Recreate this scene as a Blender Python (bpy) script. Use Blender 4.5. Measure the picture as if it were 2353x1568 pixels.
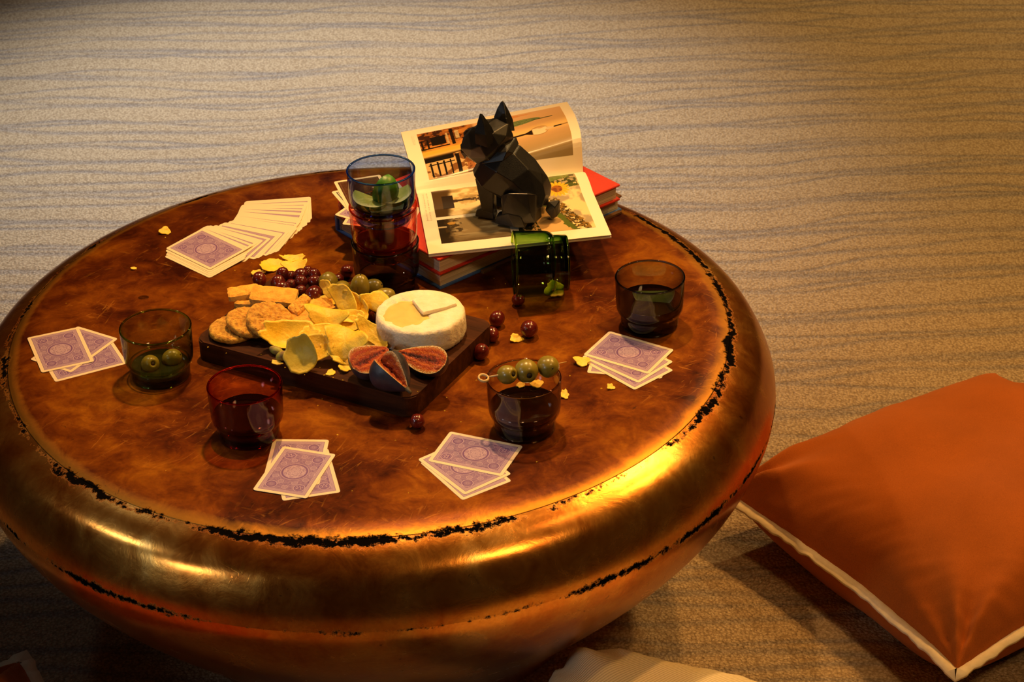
import bpy, bmesh, math, random
import numpy as np
from mathutils import Vector, Matrix, Euler, noise as mnoise

for o in list(bpy.data.objects):
    bpy.data.objects.remove(o, do_unlink=True)
SC = bpy.context.scene
COL = SC.collection
random.seed(7)

# ------------------------------------------------------------------ camera
IW, IH = 2353.0, 1568.0
FPX = 5121.42
PITCH, ROLL = math.radians(30.9678), math.radians(-1.5626)
CAM = np.array([0.17177, -2.33787, 1.77255])
FW = np.array([0, math.cos(PITCH), -math.sin(PITCH)])
_r0 = np.array([1.0, 0, 0]); _u0 = np.cross(_r0, FW)
RT = math.cos(ROLL) * _r0 + math.sin(ROLL) * _u0
UP = -math.sin(ROLL) * _r0 + math.cos(ROLL) * _u0
cd = bpy.data.cameras.new('camera'); co = bpy.data.objects.new('camera', cd); COL.objects.link(co)
cd.sensor_width = 36.0; cd.lens = FPX / IW * 36.0; cd.clip_start = 0.05; cd.clip_end = 60
M = Matrix(((RT[0], UP[0], -FW[0], CAM[0]), (RT[1], UP[1], -FW[1], CAM[1]), (RT[2], UP[2], -FW[2], CAM[2]), (0, 0, 0, 1)))
co.matrix_world = M
cd.dof.use_dof = True; cd.dof.focus_distance = 2.68; cd.dof.aperture_fstop = 18.0
SC.camera = co

# ------------------------------------------------------------------ world and lamps
w = bpy.data.worlds.new('world'); SC.world = w; w.use_nodes = True
bg = w.node_tree.nodes['Background']; bg.inputs[0].default_value = (0.9, 0.50, 0.24, 1); bg.inputs[1].default_value = 0.008
SC.view_settings.view_transform = 'Standard'; SC.view_settings.look = 'None'
SC.view_settings.gamma = 1.0; SC.view_settings.use_curve_mapping = False
SC.view_settings.exposure = 0.30
SC.cycles.transparent_max_bounces = 40
SC.cycles.max_bounces = 10
SC.cycles.sample_clamp_indirect = 6.0

def lamp(name, kind, loc, target, power, color, size=0.1, size_y=None, spot=None, blend=0.6):
    d = bpy.data.lights.new(name, kind); d.energy = power; d.color = color
    if kind == 'AREA':
        d.shape = 'RECTANGLE' if size_y else 'DISK'; d.size = size
        if size_y: d.size_y = size_y
    else:
        d.shadow_soft_size = size
        if spot: d.spot_size = math.radians(spot); d.spot_blend = blend
    o = bpy.data.objects.new(name, d); COL.objects.link(o); o.location = loc
    o.rotation_euler = (Vector(target) - Vector(loc)).to_track_quat('-Z', 'Y').to_euler()
    return o
WARM = (1.0, 0.48, 0.12); WARM2 = (1.0, 0.56, 0.20); COOL = (0.80, 0.90, 1.0)
lamp('ceiling_spot_over_table', 'SPOT', (0.10, 0.70, 2.6), (0.00, -0.06, 0.4), 165, WARM2, 0.06, None, 29, 0.7)
lamp('ceiling_spot_right', 'SPOT', (1.40, 0.90, 2.6), (0.40, 0.10, 0.4), 105, WARM, 0.05, None, 55, 0.9)
lamp('ceiling_spot_left', 'SPOT', (-1.35, 1.0, 2.6), (0.12, 0.05, 0.4), 36, (1.0, 0.72, 0.42), 0.05, None, 22, 0.6)
lamp('ceiling_spot_cushion', 'SPOT', (1.9, 0.5, 2.6), (1.0, 0.40, 0.0), 75, (1.0, 0.53, 0.13), 0.06, None, 70, 1.0)
lamp('ceiling_spot_far_right', 'SPOT', (1.6, 2.6, 2.6), (1.1, 1.4, 0.0), 160, (1.0, 0.64, 0.24), 0.08, None, 70, 1.0)
lamp('ceiling_spot_carpet', 'SPOT', (-0.6, 2.4, 2.6), (-0.20, 1.36, 0.0), 400, (0.92, 0.94, 1.0), 0.10, None, 43, 1.0)
lamp('spot_front_left', 'SPOT', (-3.1, -3.0, 2.0), (-0.04, -0.43, 0.43), 75, COOL, 0.24, None, 13, 0.8)
lamp('spot_side_left', 'SPOT', (-2.7, -0.8, 2.35), (-0.14, -0.34, 0.44), 32, COOL, 0.14, None, 13, 0.8)
lamp('ceiling_lamp_left', 'AREA', (-1.45, 0.85, 2.6), (-0.2, -0.3, 0.4), 1.1, COOL, 0.20)
lamp('ceiling_lamp_front', 'AREA', (1.35, -1.5, 2.6), (0.2, 0, 0.4), 13.0, WARM2, 0.42)
lamp('ceiling_lamp_middle', 'AREA', (1.25, -0.1, 2.6), (0.2, 0, 0.4), 2.0, WARM2, 0.20)

# ------------------------------------------------------------------ pixel helpers
def ray(px, py):
    return ((px - IW / 2) / FPX) * RT - ((py - IH / 2) / FPX) * UP + FW
def back(px, py, z):
    d = ray(px, py); t = (z - CAM[2]) / d[2]
    return CAM + d * t

# ------------------------------------------------------------------ materials
MATS = {}
def new_mat(name):
    m = bpy.data.materials.new(name); m.use_nodes = True
    nt = m.node_tree; b = nt.nodes['Principled BSDF']
    return m, nt, b
def N(nt, t, **kw):
    n = nt.nodes.new(t)
    for k, v in kw.items():
        if k.startswith('_'): setattr(n, k[1:], v)
        else: n.inputs[k.replace('__', ' ')].default_value = v
    return n
def ramp(nt, fac, stops, interp='LINEAR'):
    r = nt.nodes.new('ShaderNodeValToRGB'); r.color_ramp.interpolation = interp
    el = r.color_ramp.elements
    while len(el) < len(stops): el.new(0.5)
    for e, (p, c) in zip(el, stops):
        e.position = p; e.color = (c[0], c[1], c[2], 1) if len(c) == 3 else c
    nt.links.new(fac, r.inputs[0]); return r
def mathn(nt, op, a, b=None, clamp=False):
    n = nt.nodes.new('ShaderNodeMath'); n.operation = op; n.use_clamp = clamp
    for i, v in enumerate((a, b)):
        if v is None: continue
        if isinstance(v, (int, float)): n.inputs[i].default_value = v
        else: nt.links.new(v, n.inputs[i])
    return n.outputs[0]
def mixc(nt, fac, a, b, mode='MIX'):
    n = nt.nodes.new('ShaderNodeMix'); n.data_type = 'RGBA'; n.blend_type = mode
    for s, v in ((n.inputs[0], fac), (n.inputs[6], a), (n.inputs[7], b)):
        if isinstance(v, (int, float)): s.default_value = v
        elif isinstance(v, tuple): s.default_value = (*v, 1) if len(v) == 3 else v
        else: nt.links.new(v, s)
    return n.outputs[2]
def noise_tex(nt, vec, scale, detail=4, rough=0.55, dist=0.0):
    n = nt.nodes.new('ShaderNodeTexNoise'); n.inputs['Scale'].default_value = scale
    n.inputs['Detail'].default_value = detail; n.inputs['Roughness'].default_value = rough
    n.inputs['Distortion'].default_value = dist
    if vec is not None: nt.links.new(vec, n.inputs['Vector'])
    return n.outputs[0]
def objcoord(nt, scale=None, rot=None):
    t = nt.nodes.new('ShaderNodeTexCoord').outputs['Object']
    if scale is None and rot is None: return t
    if rot:
        mr = nt.nodes.new('ShaderNodeMapping'); mr.inputs['Rotation'].default_value = rot
        nt.links.new(t, mr.inputs[0]); t = mr.outputs[0]
    if scale:
        mp = nt.nodes.new('ShaderNodeMapping'); mp.inputs['Scale'].default_value = scale
        nt.links.new(t, mp.inputs[0]); t = mp.outputs[0]
    return t
def bump(nt, b, height, strength=0.3, dist=0.001):
    bp = nt.nodes.new('ShaderNodeBump'); bp.inputs['Strength'].default_value = strength
    bp.inputs['Distance'].default_value = dist
    nt.links.new(height, bp.inputs['Height']); nt.links.new(bp.outputs[0], b.inputs['Normal'])

def simple(name, c1, c2=None, rough=0.5, scale=60, metal=0.0, bstr=0.0, bdist=0.001, bscale=None, spec=0.5, coat=0.0, sss=0.0, sheen=0.0, detail=5):
    if name in MATS: return MATS[name]
    m, nt, b = new_mat(name)
    c2 = c2 or tuple(x * 0.8 for x in c1)
    v = objcoord(nt)
    n = noise_tex(nt, v, scale, detail)
    r = ramp(nt, n, [(0.3, c2), (0.7, c1)])
    nt.links.new(r.outputs[0], b.inputs['Base Color'])
    b.inputs['Roughness'].default_value = rough; b.inputs['Metallic'].default_value = metal
    b.inputs['Specular IOR Level'].default_value = spec
    if coat: b.inputs['Coat Weight'].default_value = coat
    if sss:
        b.inputs['Subsurface Weight'].default_value = sss; b.inputs['Subsurface Radius'].default_value = (0.004, 0.002, 0.001)
        b.inputs['Subsurface Scale'].default_value = 1.0
    if sheen: b.inputs['Sheen Weight'].default_value = sheen; b.inputs['Sheen Roughness'].default_value = 0.4
    if bstr: bump(nt, b, noise_tex(nt, v, bscale or scale * 2, 6), bstr, bdist)
    MATS[name] = m; return m

def carpet_mat():
    m, nt, b = new_mat('carpet')
    v = objcoord(nt)
    # soft wavy lines running along X that part and meet again
    sep = N(nt, 'ShaderNodeSeparateXYZ'); nt.links.new(v, sep.inputs[0])
    lines = None
    for k, (sx, sy, amp, period, ph) in enumerate([(1.15, 0.5, 0.105, 0.074, 0.0), (1.5, 0.6, 0.085, 0.098, 2.1), (0.9, 0.8, 0.12, 0.121, 4.0)]):
        mp = N(nt, 'ShaderNodeMapping'); mp.inputs['Scale'].default_value = (sx, sy, 1); mp.inputs['Location'].default_value = (3.7 * k, 1.3 * k, 9.1 * k)
        nt.links.new(v, mp.inputs[0])
        n = noise_tex(nt, mp.outputs[0], 1.6, 1.5, 0.4)
        y = mathn(nt, 'ADD', sep.outputs[1], mathn(nt, 'MULTIPLY', mathn(nt, 'SUBTRACT', n, 0.5), amp * 2.2))
        s = mathn(nt, 'SINE', mathn(nt, 'ADD', mathn(nt, 'MULTIPLY', y, 2 * math.pi / period), ph))
        p = mathn(nt, 'POWER', mathn(nt, 'MAXIMUM', s, 0.0), 10.0)
        lines = p if lines is None else mathn(nt, 'MAXIMUM', lines, p)
    vor = N(nt, 'ShaderNodeTexVoronoi'); vor.inputs['Scale'].default_value = 235; nt.links.new(v, vor.inputs['Vector'])
    vor.inputs['Randomness'].default_value = 0.9
    pile = noise_tex(nt, v, 330, 3, 0.7)
    lfac = mathn(nt, 'MULTIPLY', lines, mathn(nt, 'MULTIPLY', ramp(nt, noise_tex(nt, v, 5, 3), [(0.3, (0.45,) * 3), (0.6, (1,) * 3)]).outputs[0], 0.92))
    sand = ramp(nt, pile, [(0.25, (0.35, 0.25, 0.145)), (0.55, (0.62, 0.475, 0.30)), (0.8, (0.76, 0.61, 0.42))]).outputs[0]
    grey = ramp(nt, pile, [(0.25, (0.24, 0.19, 0.15)), (0.8, (0.50, 0.44, 0.375))]).outputs[0]
    c = mixc(nt, lfac, sand, grey)
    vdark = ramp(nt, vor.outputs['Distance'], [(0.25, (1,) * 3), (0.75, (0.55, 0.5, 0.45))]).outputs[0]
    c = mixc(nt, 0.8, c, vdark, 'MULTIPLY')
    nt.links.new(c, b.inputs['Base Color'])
    b.inputs['Roughness'].default_value = 0.95; b.inputs['Specular IOR Level'].default_value = 0.1
    h = mathn(nt, 'ADD', mathn(nt, 'MULTIPLY', mathn(nt, 'SUBTRACT', 1.0, vor.outputs['Distance']), 0.6), mathn(nt, 'MULTIPLY', pile, 0.8))
    h = mathn(nt, 'SUBTRACT', h, mathn(nt, 'MULTIPLY', lines, 0.5))
    bump(nt, b, h, 1.0, 0.0045)
    return m

TZ = 0.40
R1, Z1 = 0.4356, 0.3936      # upper weld
R2, Z2 = 0.4935, 0.315      # lower weld
def table_mat(name, top):
    m, nt, b = new_mat(name)
    v = objcoord(nt)
    sep = N(nt, 'ShaderNodeSeparateXYZ'); nt.links.new(v, sep.inputs[0])
    xy = N(nt, 'ShaderNodeCombineXYZ'); nt.links.new(sep.outputs[0], xy.inputs[0]); nt.links.new(sep.outputs[1], xy.inputs[1])
    ln = N(nt, 'ShaderNodeVectorMath', _operation='LENGTH'); nt.links.new(xy.outputs[0], ln.inputs[0])
    r = ln.outputs['Value']; z = sep.outputs[2]
    big = noise_tex(nt, v, 5.5, 6, 0.62, 0.4)
    mid = noise_tex(nt, v, 26, 6, 0.68, 0.6)
    fine = noise_tex(nt, v, 240, 4, 0.7)
    mixn = mathn(nt, 'ADD', mathn(nt, 'MULTIPLY', big, 0.62), mathn(nt, 'MULTIPLY', mid, 0.38))
    if top:
        base = ramp(nt, mixn, [(0.38, (0.036, 0.0045, 0.0003)), (0.46, (0.105, 0.019, 0.0005)), (0.54, (0.205, 0.050, 0.0011)), (0.64, (0.36, 0.118, 0.003))]).outputs[0]
    else:
        base = ramp(nt, mixn, [(0.33, (0.40, 0.080, 0.009)), (0.45, (0.60, 0.19, 0.024)), (0.57, (0.74, 0.33, 0.06)), (0.70, (0.80, 0.48, 0.15))]).outputs[0]
    base = mixc(nt, 0.35, base, ramp(nt, fine, [(0.3, (0.55,) * 3), (0.7, (1.2,) * 3)]).outputs[0], 'MULTIPLY')
    # fine scratches in several directions, with patchy density
    scr = None
    for k, (rot, sc) in enumerate([(0.5, (26, 260, 40)), (-0.9, (22, 300, 40)), (1.9, (30, 240, 40)), (2.7, (24, 330, 40))]):
        vv = objcoord(nt, sc, (0, 0, rot))
        n = noise_tex(nt, vv, 1.0, 2, 0.5, 0.9)
        s = ramp(nt, n, [(0.675, (0,) * 3), (0.70, (1,) * 3)]).outputs[0]
        scr = s if scr is None else mathn(nt, 'MAXIMUM', scr, s)
    patch = ramp(nt, noise_tex(nt, v, 9, 4, 0.6), [(0.48, (0,) * 3), (0.66, (1,) * 3)]).outputs[0]
    scr = mathn(nt, 'MULTIPLY', scr, mathn(nt, 'ADD', mathn(nt, 'MULTIPLY', patch, 0.80), 0.03))
    blot = ramp(nt, noise_tex(nt, objcoord(nt, (1, 2.6, 1), (0, 0, 0.3)), 34, 7, 0.72, 1.2), [(0.62, (0,) * 3), (0.66, (1,) * 3)]).outputs[0]
    scr = mathn(nt, 'MAXIMUM', scr, mathn(nt, 'MULTIPLY', blot, mathn(nt, 'MULTIPLY', patch, 0.8)))
    base = mixc(nt, mathn(nt, 'MULTIPLY', scr, 0.5), base, (0.50, 0.20, 0.025))
    if top:   # gold tint along the rolled edge, painting in its yellow highlight
        edge_glint = mathn(nt, 'MULTIPLY', mathn(nt, 'SUBTRACT', mathn(nt, 'ADD', r, mathn(nt, 'MULTIPLY', mathn(nt, 'SUBTRACT', mid, 0.5), 0.016)), 0.4205), 90.0, True)
        base = mixc(nt, mathn(nt, 'MULTIPLY', edge_glint, 0.60), base, (0.58, 0.26, 0.035))
    # dark pits
    pit = ramp(nt, noise_tex(nt, v, 70, 5, 0.75, 0.5), [(0.30, (1,) * 3), (0.34, (0,) * 3)]).outputs[0]
    base = mixc(nt, mathn(nt, 'MULTIPLY', pit, 0.7), base, (0.03, 0.012, 0.004))
    # black worn welds
    wob = mathn(nt, 'MULTIPLY', mathn(nt, 'SUBTRACT', noise_tex(nt, v, 13, 6, 0.7), 0.5), 0.034)
    fz = mathn(nt, 'MULTIPLY', mathn(nt, 'SUBTRACT', noise_tex(nt, v, 130, 4, 0.75), 0.5), 0.020)
    def weld(R, Z, wdt, sc):
        d1 = mathn(nt, 'ADD', mathn(nt, 'SUBTRACT', r, R), wob); d2 = mathn(nt, 'SUBTRACT', z, Z)
        d = mathn(nt, 'SQRT', mathn(nt, 'ADD', mathn(nt, 'MULTIPLY', d1, d1), mathn(nt, 'MULTIPLY', d2, d2)))
        d = mathn(nt, 'ADD', d, fz)
        wd = mathn(nt, 'MULTIPLY', ramp(nt, noise_tex(nt, v, sc, 3, 0.6), [(0.36, (0.0,) * 3), (0.60, (1.1,) * 3)]).outputs[0], wdt)
        return mathn(nt, 'MULTIPLY', mathn(nt, 'SUBTRACT', wd, d), 330.0, True)
    black = mathn(nt, 'MAXIMUM', weld(R1 + 0.0035, Z1, 0.0070, 9), weld(R2, Z2, 0.0062, 8))
    base = mixc(nt, black, base, (0.004, 0.003, 0.002))
    nt.links.new(mathn(nt, 'MULTIPLY', mathn(nt, 'SUBTRACT', 1.0, black), 0.12 if top else 0.5), b.inputs['Specular IOR Level'])
    nt.links.new(base, b.inputs['Base Color'])
    met = mathn(nt, 'MULTIPLY', mathn(nt, 'SUBTRACT', 1.0, black), 0.30 if top else 0.93)
    if top: met = mathn(nt, 'MAXIMUM', met, mathn(nt, 'MULTIPLY', edge_glint, mathn(nt, 'MULTIPLY', mathn(nt, 'SUBTRACT', 1.0, black), 0.9)))
    nt.links.new(met, b.inputs['Metallic'])
    rg = mathn(nt, 'ADD', mathn(nt, 'MULTIPLY', mid, 0.22), 0.30 if top else 0.14)
    rg = mathn(nt, 'ADD', rg, mathn(nt, 'MULTIPLY', black, 0.4), True)
    nt.links.new(rg, b.inputs['Roughness'])
    h = mathn(nt, 'ADD', mathn(nt, 'MULTIPLY', mid, 1.0), mathn(nt, 'MULTIPLY', scr, 0.10))
    bump(nt, b, h, 0.30 if top else 0.12, 0.0016 if top else 0.0030)
    return m

GTINT = {}
def glass_mat(name, tint, dens, gloss=1.0):
    """thin tumbler glass: clear surface with fresnel gloss, colour from absorption inside the wall"""
    m = bpy.data.materials.new(name); m.use_nodes = True; nt = m.node_tree
    for n in list(nt.nodes): nt.nodes.remove(n)
    out = N(nt, 'ShaderNodeOutputMaterial')
    tr = N(nt, 'ShaderNodeBsdfTransparent'); gl = N(nt, 'ShaderNodeBsdfGlossy'); gl.inputs['Roughness'].default_value = 0.02
    fr = N(nt, 'ShaderNodeFresnel')
    ge = N(nt, 'ShaderNodeNewGeometry')       # no total reflection inside the wall, as the ray is not bent
    nt.links.new(mathn(nt, 'SUBTRACT', 1.5, mathn(nt, 'MULTIPLY', ge.outputs['Backfacing'], 1.5 - 1 / 1.5)), fr.inputs['IOR'])
    mx = N(nt, 'ShaderNodeMixShader'); nt.links.new(fr.outputs[0], mx.inputs[0])
    nt.links.new(tr.outputs[0], mx.inputs[1]); nt.links.new(gl.outputs[0], mx.inputs[2])
    nt.links.new(mx.outputs[0], out.inputs['Surface'])
    va = N(nt, 'ShaderNodeVolumeAbsorption'); va.inputs['Color'].default_value = (*tint, 1); va.inputs['Density'].default_value = dens
    nt.links.new(va.outputs[0], out.inputs['Volume'])
    if name != 'water': GTINT[name] = rim_glass(name, tint)
    return m

def vcol_mat(name, rough=0.55, spec=0.4, attr='col', coat=0.0):
    if name in MATS: return MATS[name]
    m, nt, b = new_mat(name)
    a = N(nt, 'ShaderNodeAttribute', _attribute_name=attr)
    nt.links.new(a.outputs['Color'], b.inputs['Base Color'])
    b.inputs['Roughness'].default_value = rough; b.inputs['Specular IOR Level'].default_value = spec
    if coat: b.inputs['Coat Weight'].default_value = coat; b.inputs['Coat Roughness'].default_value = 0.2
    MATS[name] = m; return m

# ------------------------------------------------------------------ mesh helpers
def mesh_obj(name, verts, faces, mat, parent=None, smooth=True, recalc=True):
    me = bpy.data.meshes.new(name)
    me.from_pydata([tuple(v) for v in verts], [], [tuple(f) for f in faces]); me.update()
    if recalc:
        bm = bmesh.new(); bm.from_mesh(me); bmesh.ops.recalc_face_normals(bm, faces=bm.faces[:]); bm.to_mesh(me); bm.free()
    if smooth: me.polygons.foreach_set('use_smooth', [True] * len(me.polygons))
    if mat: me.materials.append(mat)
    o = bpy.data.objects.new(name, me); COL.objects.link(o)
    if parent: o.parent = parent
    return o
def bm_obj(name, bm, mat, parent=None, smooth=False):
    me = bpy.data.meshes.new(name); bmesh.ops.recalc_face_normals(bm, faces=bm.faces[:]); bm.to_mesh(me); bm.free()
    if smooth: me.polygons.foreach_set('use_smooth', [True] * len(me.polygons))
    if mat: me.materials.append(mat)
    o = bpy.data.objects.new(name, me); COL.objects.link(o)
    if parent: o.parent = parent
    return o
def tag(o, label, cat, group=None, kind=None):
    o['label'] = label; o['category'] = cat
    if group: o['group'] = group
    if kind: o['kind'] = kind
    return o
def empty(name, loc=(0, 0, 0), rot=(0, 0, 0)):
    o = bpy.data.objects.new(name, None); COL.objects.link(o); o.location = loc; o.rotation_euler = rot
    o.empty_display_size = 0.02; return o
def lathe_data(profile, seg=64):
    vs, fs = [], []; n = len(profile)
    for r, z in profile:
        for k in range(seg):
            a = 2 * math.pi * k / seg; vs.append((r * math.cos(a), r * math.sin(a), z))
    for i in range(n - 1):
        for k in range(seg):
            k2 = (k + 1) % seg
            fs.append((i * seg + k, i * seg + k2, (i + 1) * seg + k2, (i + 1) * seg + k))
    if profile[0][0] > 1e-6: fs.append(tuple(reversed(range(seg))))
    if profile[-1][0] > 1e-6: fs.append(tuple((n - 1) * seg + k for k in range(seg)))
    return vs, fs
def lathe(name, profile, mat, parent=None, seg=64, caps=True):
    vs, fs = lathe_data(profile, seg)
    if not caps: fs = [f for f in fs if len(f) == 4]
    return mesh_obj(name, vs, fs, mat, parent)
def smooth_profile(pts, n=6):
    out = []
    P = [pts[0]] + list(pts) + [pts[-1]]
    for i in range(1, len(P) - 2):
        p0, p1, p2, p3 = [np.array(q, float) for q in P[i - 1:i + 3]]
        for k in range(n):
            t = k / n
            out.append(tuple(0.5 * ((2 * p1) + (-p0 + p2) * t + (2 * p0 - 5 * p1 + 4 * p2 - p3) * t * t + (-p0 + 3 * p1 - 3 * p2 + p3) * t ** 3)))
    out.append(tuple(pts[-1])); return out
def hull(name, pts, mat, parent=None, bev=0.0):
    bm = bmesh.new()
    for p in pts: bm.verts.new(p)
    r = bmesh.ops.convex_hull(bm, input=bm.verts[:])
    loose = [v for v in bm.verts if not v.link_faces]
    bmesh.ops.delete(bm, geom=loose, context='VERTS')
    if bev: bmesh.ops.bevel(bm, geom=bm.edges[:], offset=bev, segments=1, affect='EDGES', clamp_overlap=True)
    return bm_obj(name, bm, mat, parent)
def grid_obj(name, P, col, mat, parent=None, smooth=True, attr='col'):
    ny, nx = P.shape[:2]
    me = bpy.data.meshes.new(name)
    i = np.arange(ny * nx).reshape(ny, nx)
    f = np.stack([i[:-1, :-1], i[:-1, 1:], i[1:, 1:], i[1:, :-1]], -1).reshape(-1, 4)
    me.vertices.add(ny * nx); me.vertices.foreach_set('co', P.reshape(-1).astype(np.float32))
    me.loops.add(f.size); me.loops.foreach_set('vertex_index', f.reshape(-1).astype(np.int32))
    me.polygons.add(len(f)); me.polygons.foreach_set('loop_start', np.arange(0, f.size, 4, dtype=np.int32))
    me.update(calc_edges=True)
    if smooth: me.polygons.foreach_set('use_smooth', [True] * len(f))
    if col is not None:
        a = me.attributes.new(attr, 'FLOAT_COLOR', 'POINT')
        c4 = np.ones((ny * nx, 4), np.float32); c4[:, :3] = np.clip(col, 0, 1).reshape(-1, 3); a.data.foreach_set('color', c4.reshape(-1))
    me.materials.append(mat); me.validate()
    o = bpy.data.objects.new(name, me); COL.objects.link(o)
    if parent: o.parent = parent
    return o
def rounded_rect(w, h, r, n=5):
    pts = []
    for cx, cy, a0 in ((w / 2 - r, h / 2 - r, 0), (-w / 2 + r, h / 2 - r, 90), (-w / 2 + r, -h / 2 + r, 180), (w / 2 - r, -h / 2 + r, 270)):
        for k in range(n + 1):
            a = math.radians(a0 + 90 * k / n); pts.append((cx + r * math.cos(a), cy + r * math.sin(a)))
    return pts
def prism(name, outline, z0, z1, mat, parent=None, bev=0.0):
    bm = bmesh.new()
    a = [bm.verts.new((x, y, z0)) for x, y in outline]; b = [bm.verts.new((x, y, z1)) for x, y in outline]
    n = len(a)
    bm.faces.new(list(reversed(a))); bm.faces.new(b)
    for i in range(n): bm.faces.new((a[i], a[(i + 1) % n], b[(i + 1) % n], b[i]))
    if bev:
        ed = [e for e in bm.edges if abs(e.verts[0].co.z - e.verts[1].co.z) < 1e-9]
        bmesh.ops.bevel(bm, geom=ed, offset=bev, segments=2, affect='EDGES')
    return bm_obj(name, bm, mat, parent)
def all_verts(root):
    objs = [root] + list(root.children_recursive)
    R = root.rotation_euler.to_matrix()
    out = []
    for o in objs:
        if o.type != 'MESH': continue
        n = len(o.data.vertices); a = np.empty(n * 3, np.float32); o.data.vertices.foreach_get('co', a)
        out.append(a.reshape(-1, 3))
    a = np.concatenate(out) @ np.array(R).T
    return a
def place(root, px, py, z, mode='floor'):
    """stand a thing on height z with the middle of its outline on the sight line of pixel (px, py)"""
    a = all_verts(root); lo, hi = a.min(0), a.max(0); c = (lo + hi) / 2
    hc = z + (c[2] - lo[2])
    P = back(px, py, hc)
    root.location = (P[0] - c[0], P[1] - c[1], z - lo[2])
    return root
def vnoise(x, y, z=0.0):
    return mnoise.noise(Vector((x, y, z)))
def npnoise(shape, cells, seed, octaves=4):
    rng = np.random.RandomState(seed); out = np.zeros(shape); amp = 1; tot = 0
    for o in range(octaves):
        cy, cx = max(2, int(cells[0] * 2 ** o)), max(2, int(cells[1] * 2 ** o))
        g = rng.rand(cy + 2, cx + 2)
        yy = np.linspace(0, cy, shape[0]); xx = np.linspace(0, cx, shape[1])
        y0 = yy.astype(int); x0 = xx.astype(int); fy = (yy - y0)[:, None]; fx = (xx - x0)[None, :]
        fy = fy * fy * (3 - 2 * fy); fx = fx * fx * (3 - 2 * fx)
        v = (g[y0][:, x0] * (1 - fy) * (1 - fx) + g[y0 + 1][:, x0] * fy * (1 - fx) + g[y0][:, x0 + 1] * (1 - fy) * fx + g[y0 + 1][:, x0 + 1] * fy * fx)
        out += amp * v; tot += amp; amp *= 0.55
    return out / tot
def lin(r, g, b):
    f = lambda c: (c / 255 / 12.92) if c / 255 <= 0.04045 else ((c / 255 + 0.055) / 1.055) ** 2.4
    return np.array([f(r), f(g), f(b)])

# ================================================================== STRUCTURE
fl = mesh_obj('floor', [(-5, -5, 0), (5, -5, 0), (5, 6, 0), (-5, 6, 0)], [(0, 1, 2, 3)], carpet_mat(), smooth=False)
fl['kind'] = 'structure'; fl['label'] = 'beige loop-pile carpet with wavy grey lines'

# ================================================================== TABLE
tb = tag(empty('coffee_table'), 'round copper drum coffee table with bulging sides and black worn weld seams', 'table')
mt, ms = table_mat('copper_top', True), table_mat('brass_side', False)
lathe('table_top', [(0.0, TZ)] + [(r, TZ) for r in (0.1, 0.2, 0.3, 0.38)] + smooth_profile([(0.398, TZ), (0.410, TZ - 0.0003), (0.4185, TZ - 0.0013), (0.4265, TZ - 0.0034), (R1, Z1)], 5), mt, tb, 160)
lathe('upper_shell', smooth_profile([(R1, Z1), (0.4555, 0.3850), (0.4725, 0.372), (0.484, 0.352), (0.4915, 0.332), (R2, Z2)], 6), ms, tb, 160, caps=False)
lathe('lower_shell', smooth_profile([(R2, Z2), (0.4905, 0.296), (0.480, 0.268), (0.460, 0.232), (0.428, 0.190), (0.385, 0.142), (0.335, 0.09), (0.29, 0.04), (0.262, 0.0)], 5), ms, tb, 160, caps=False)

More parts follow.
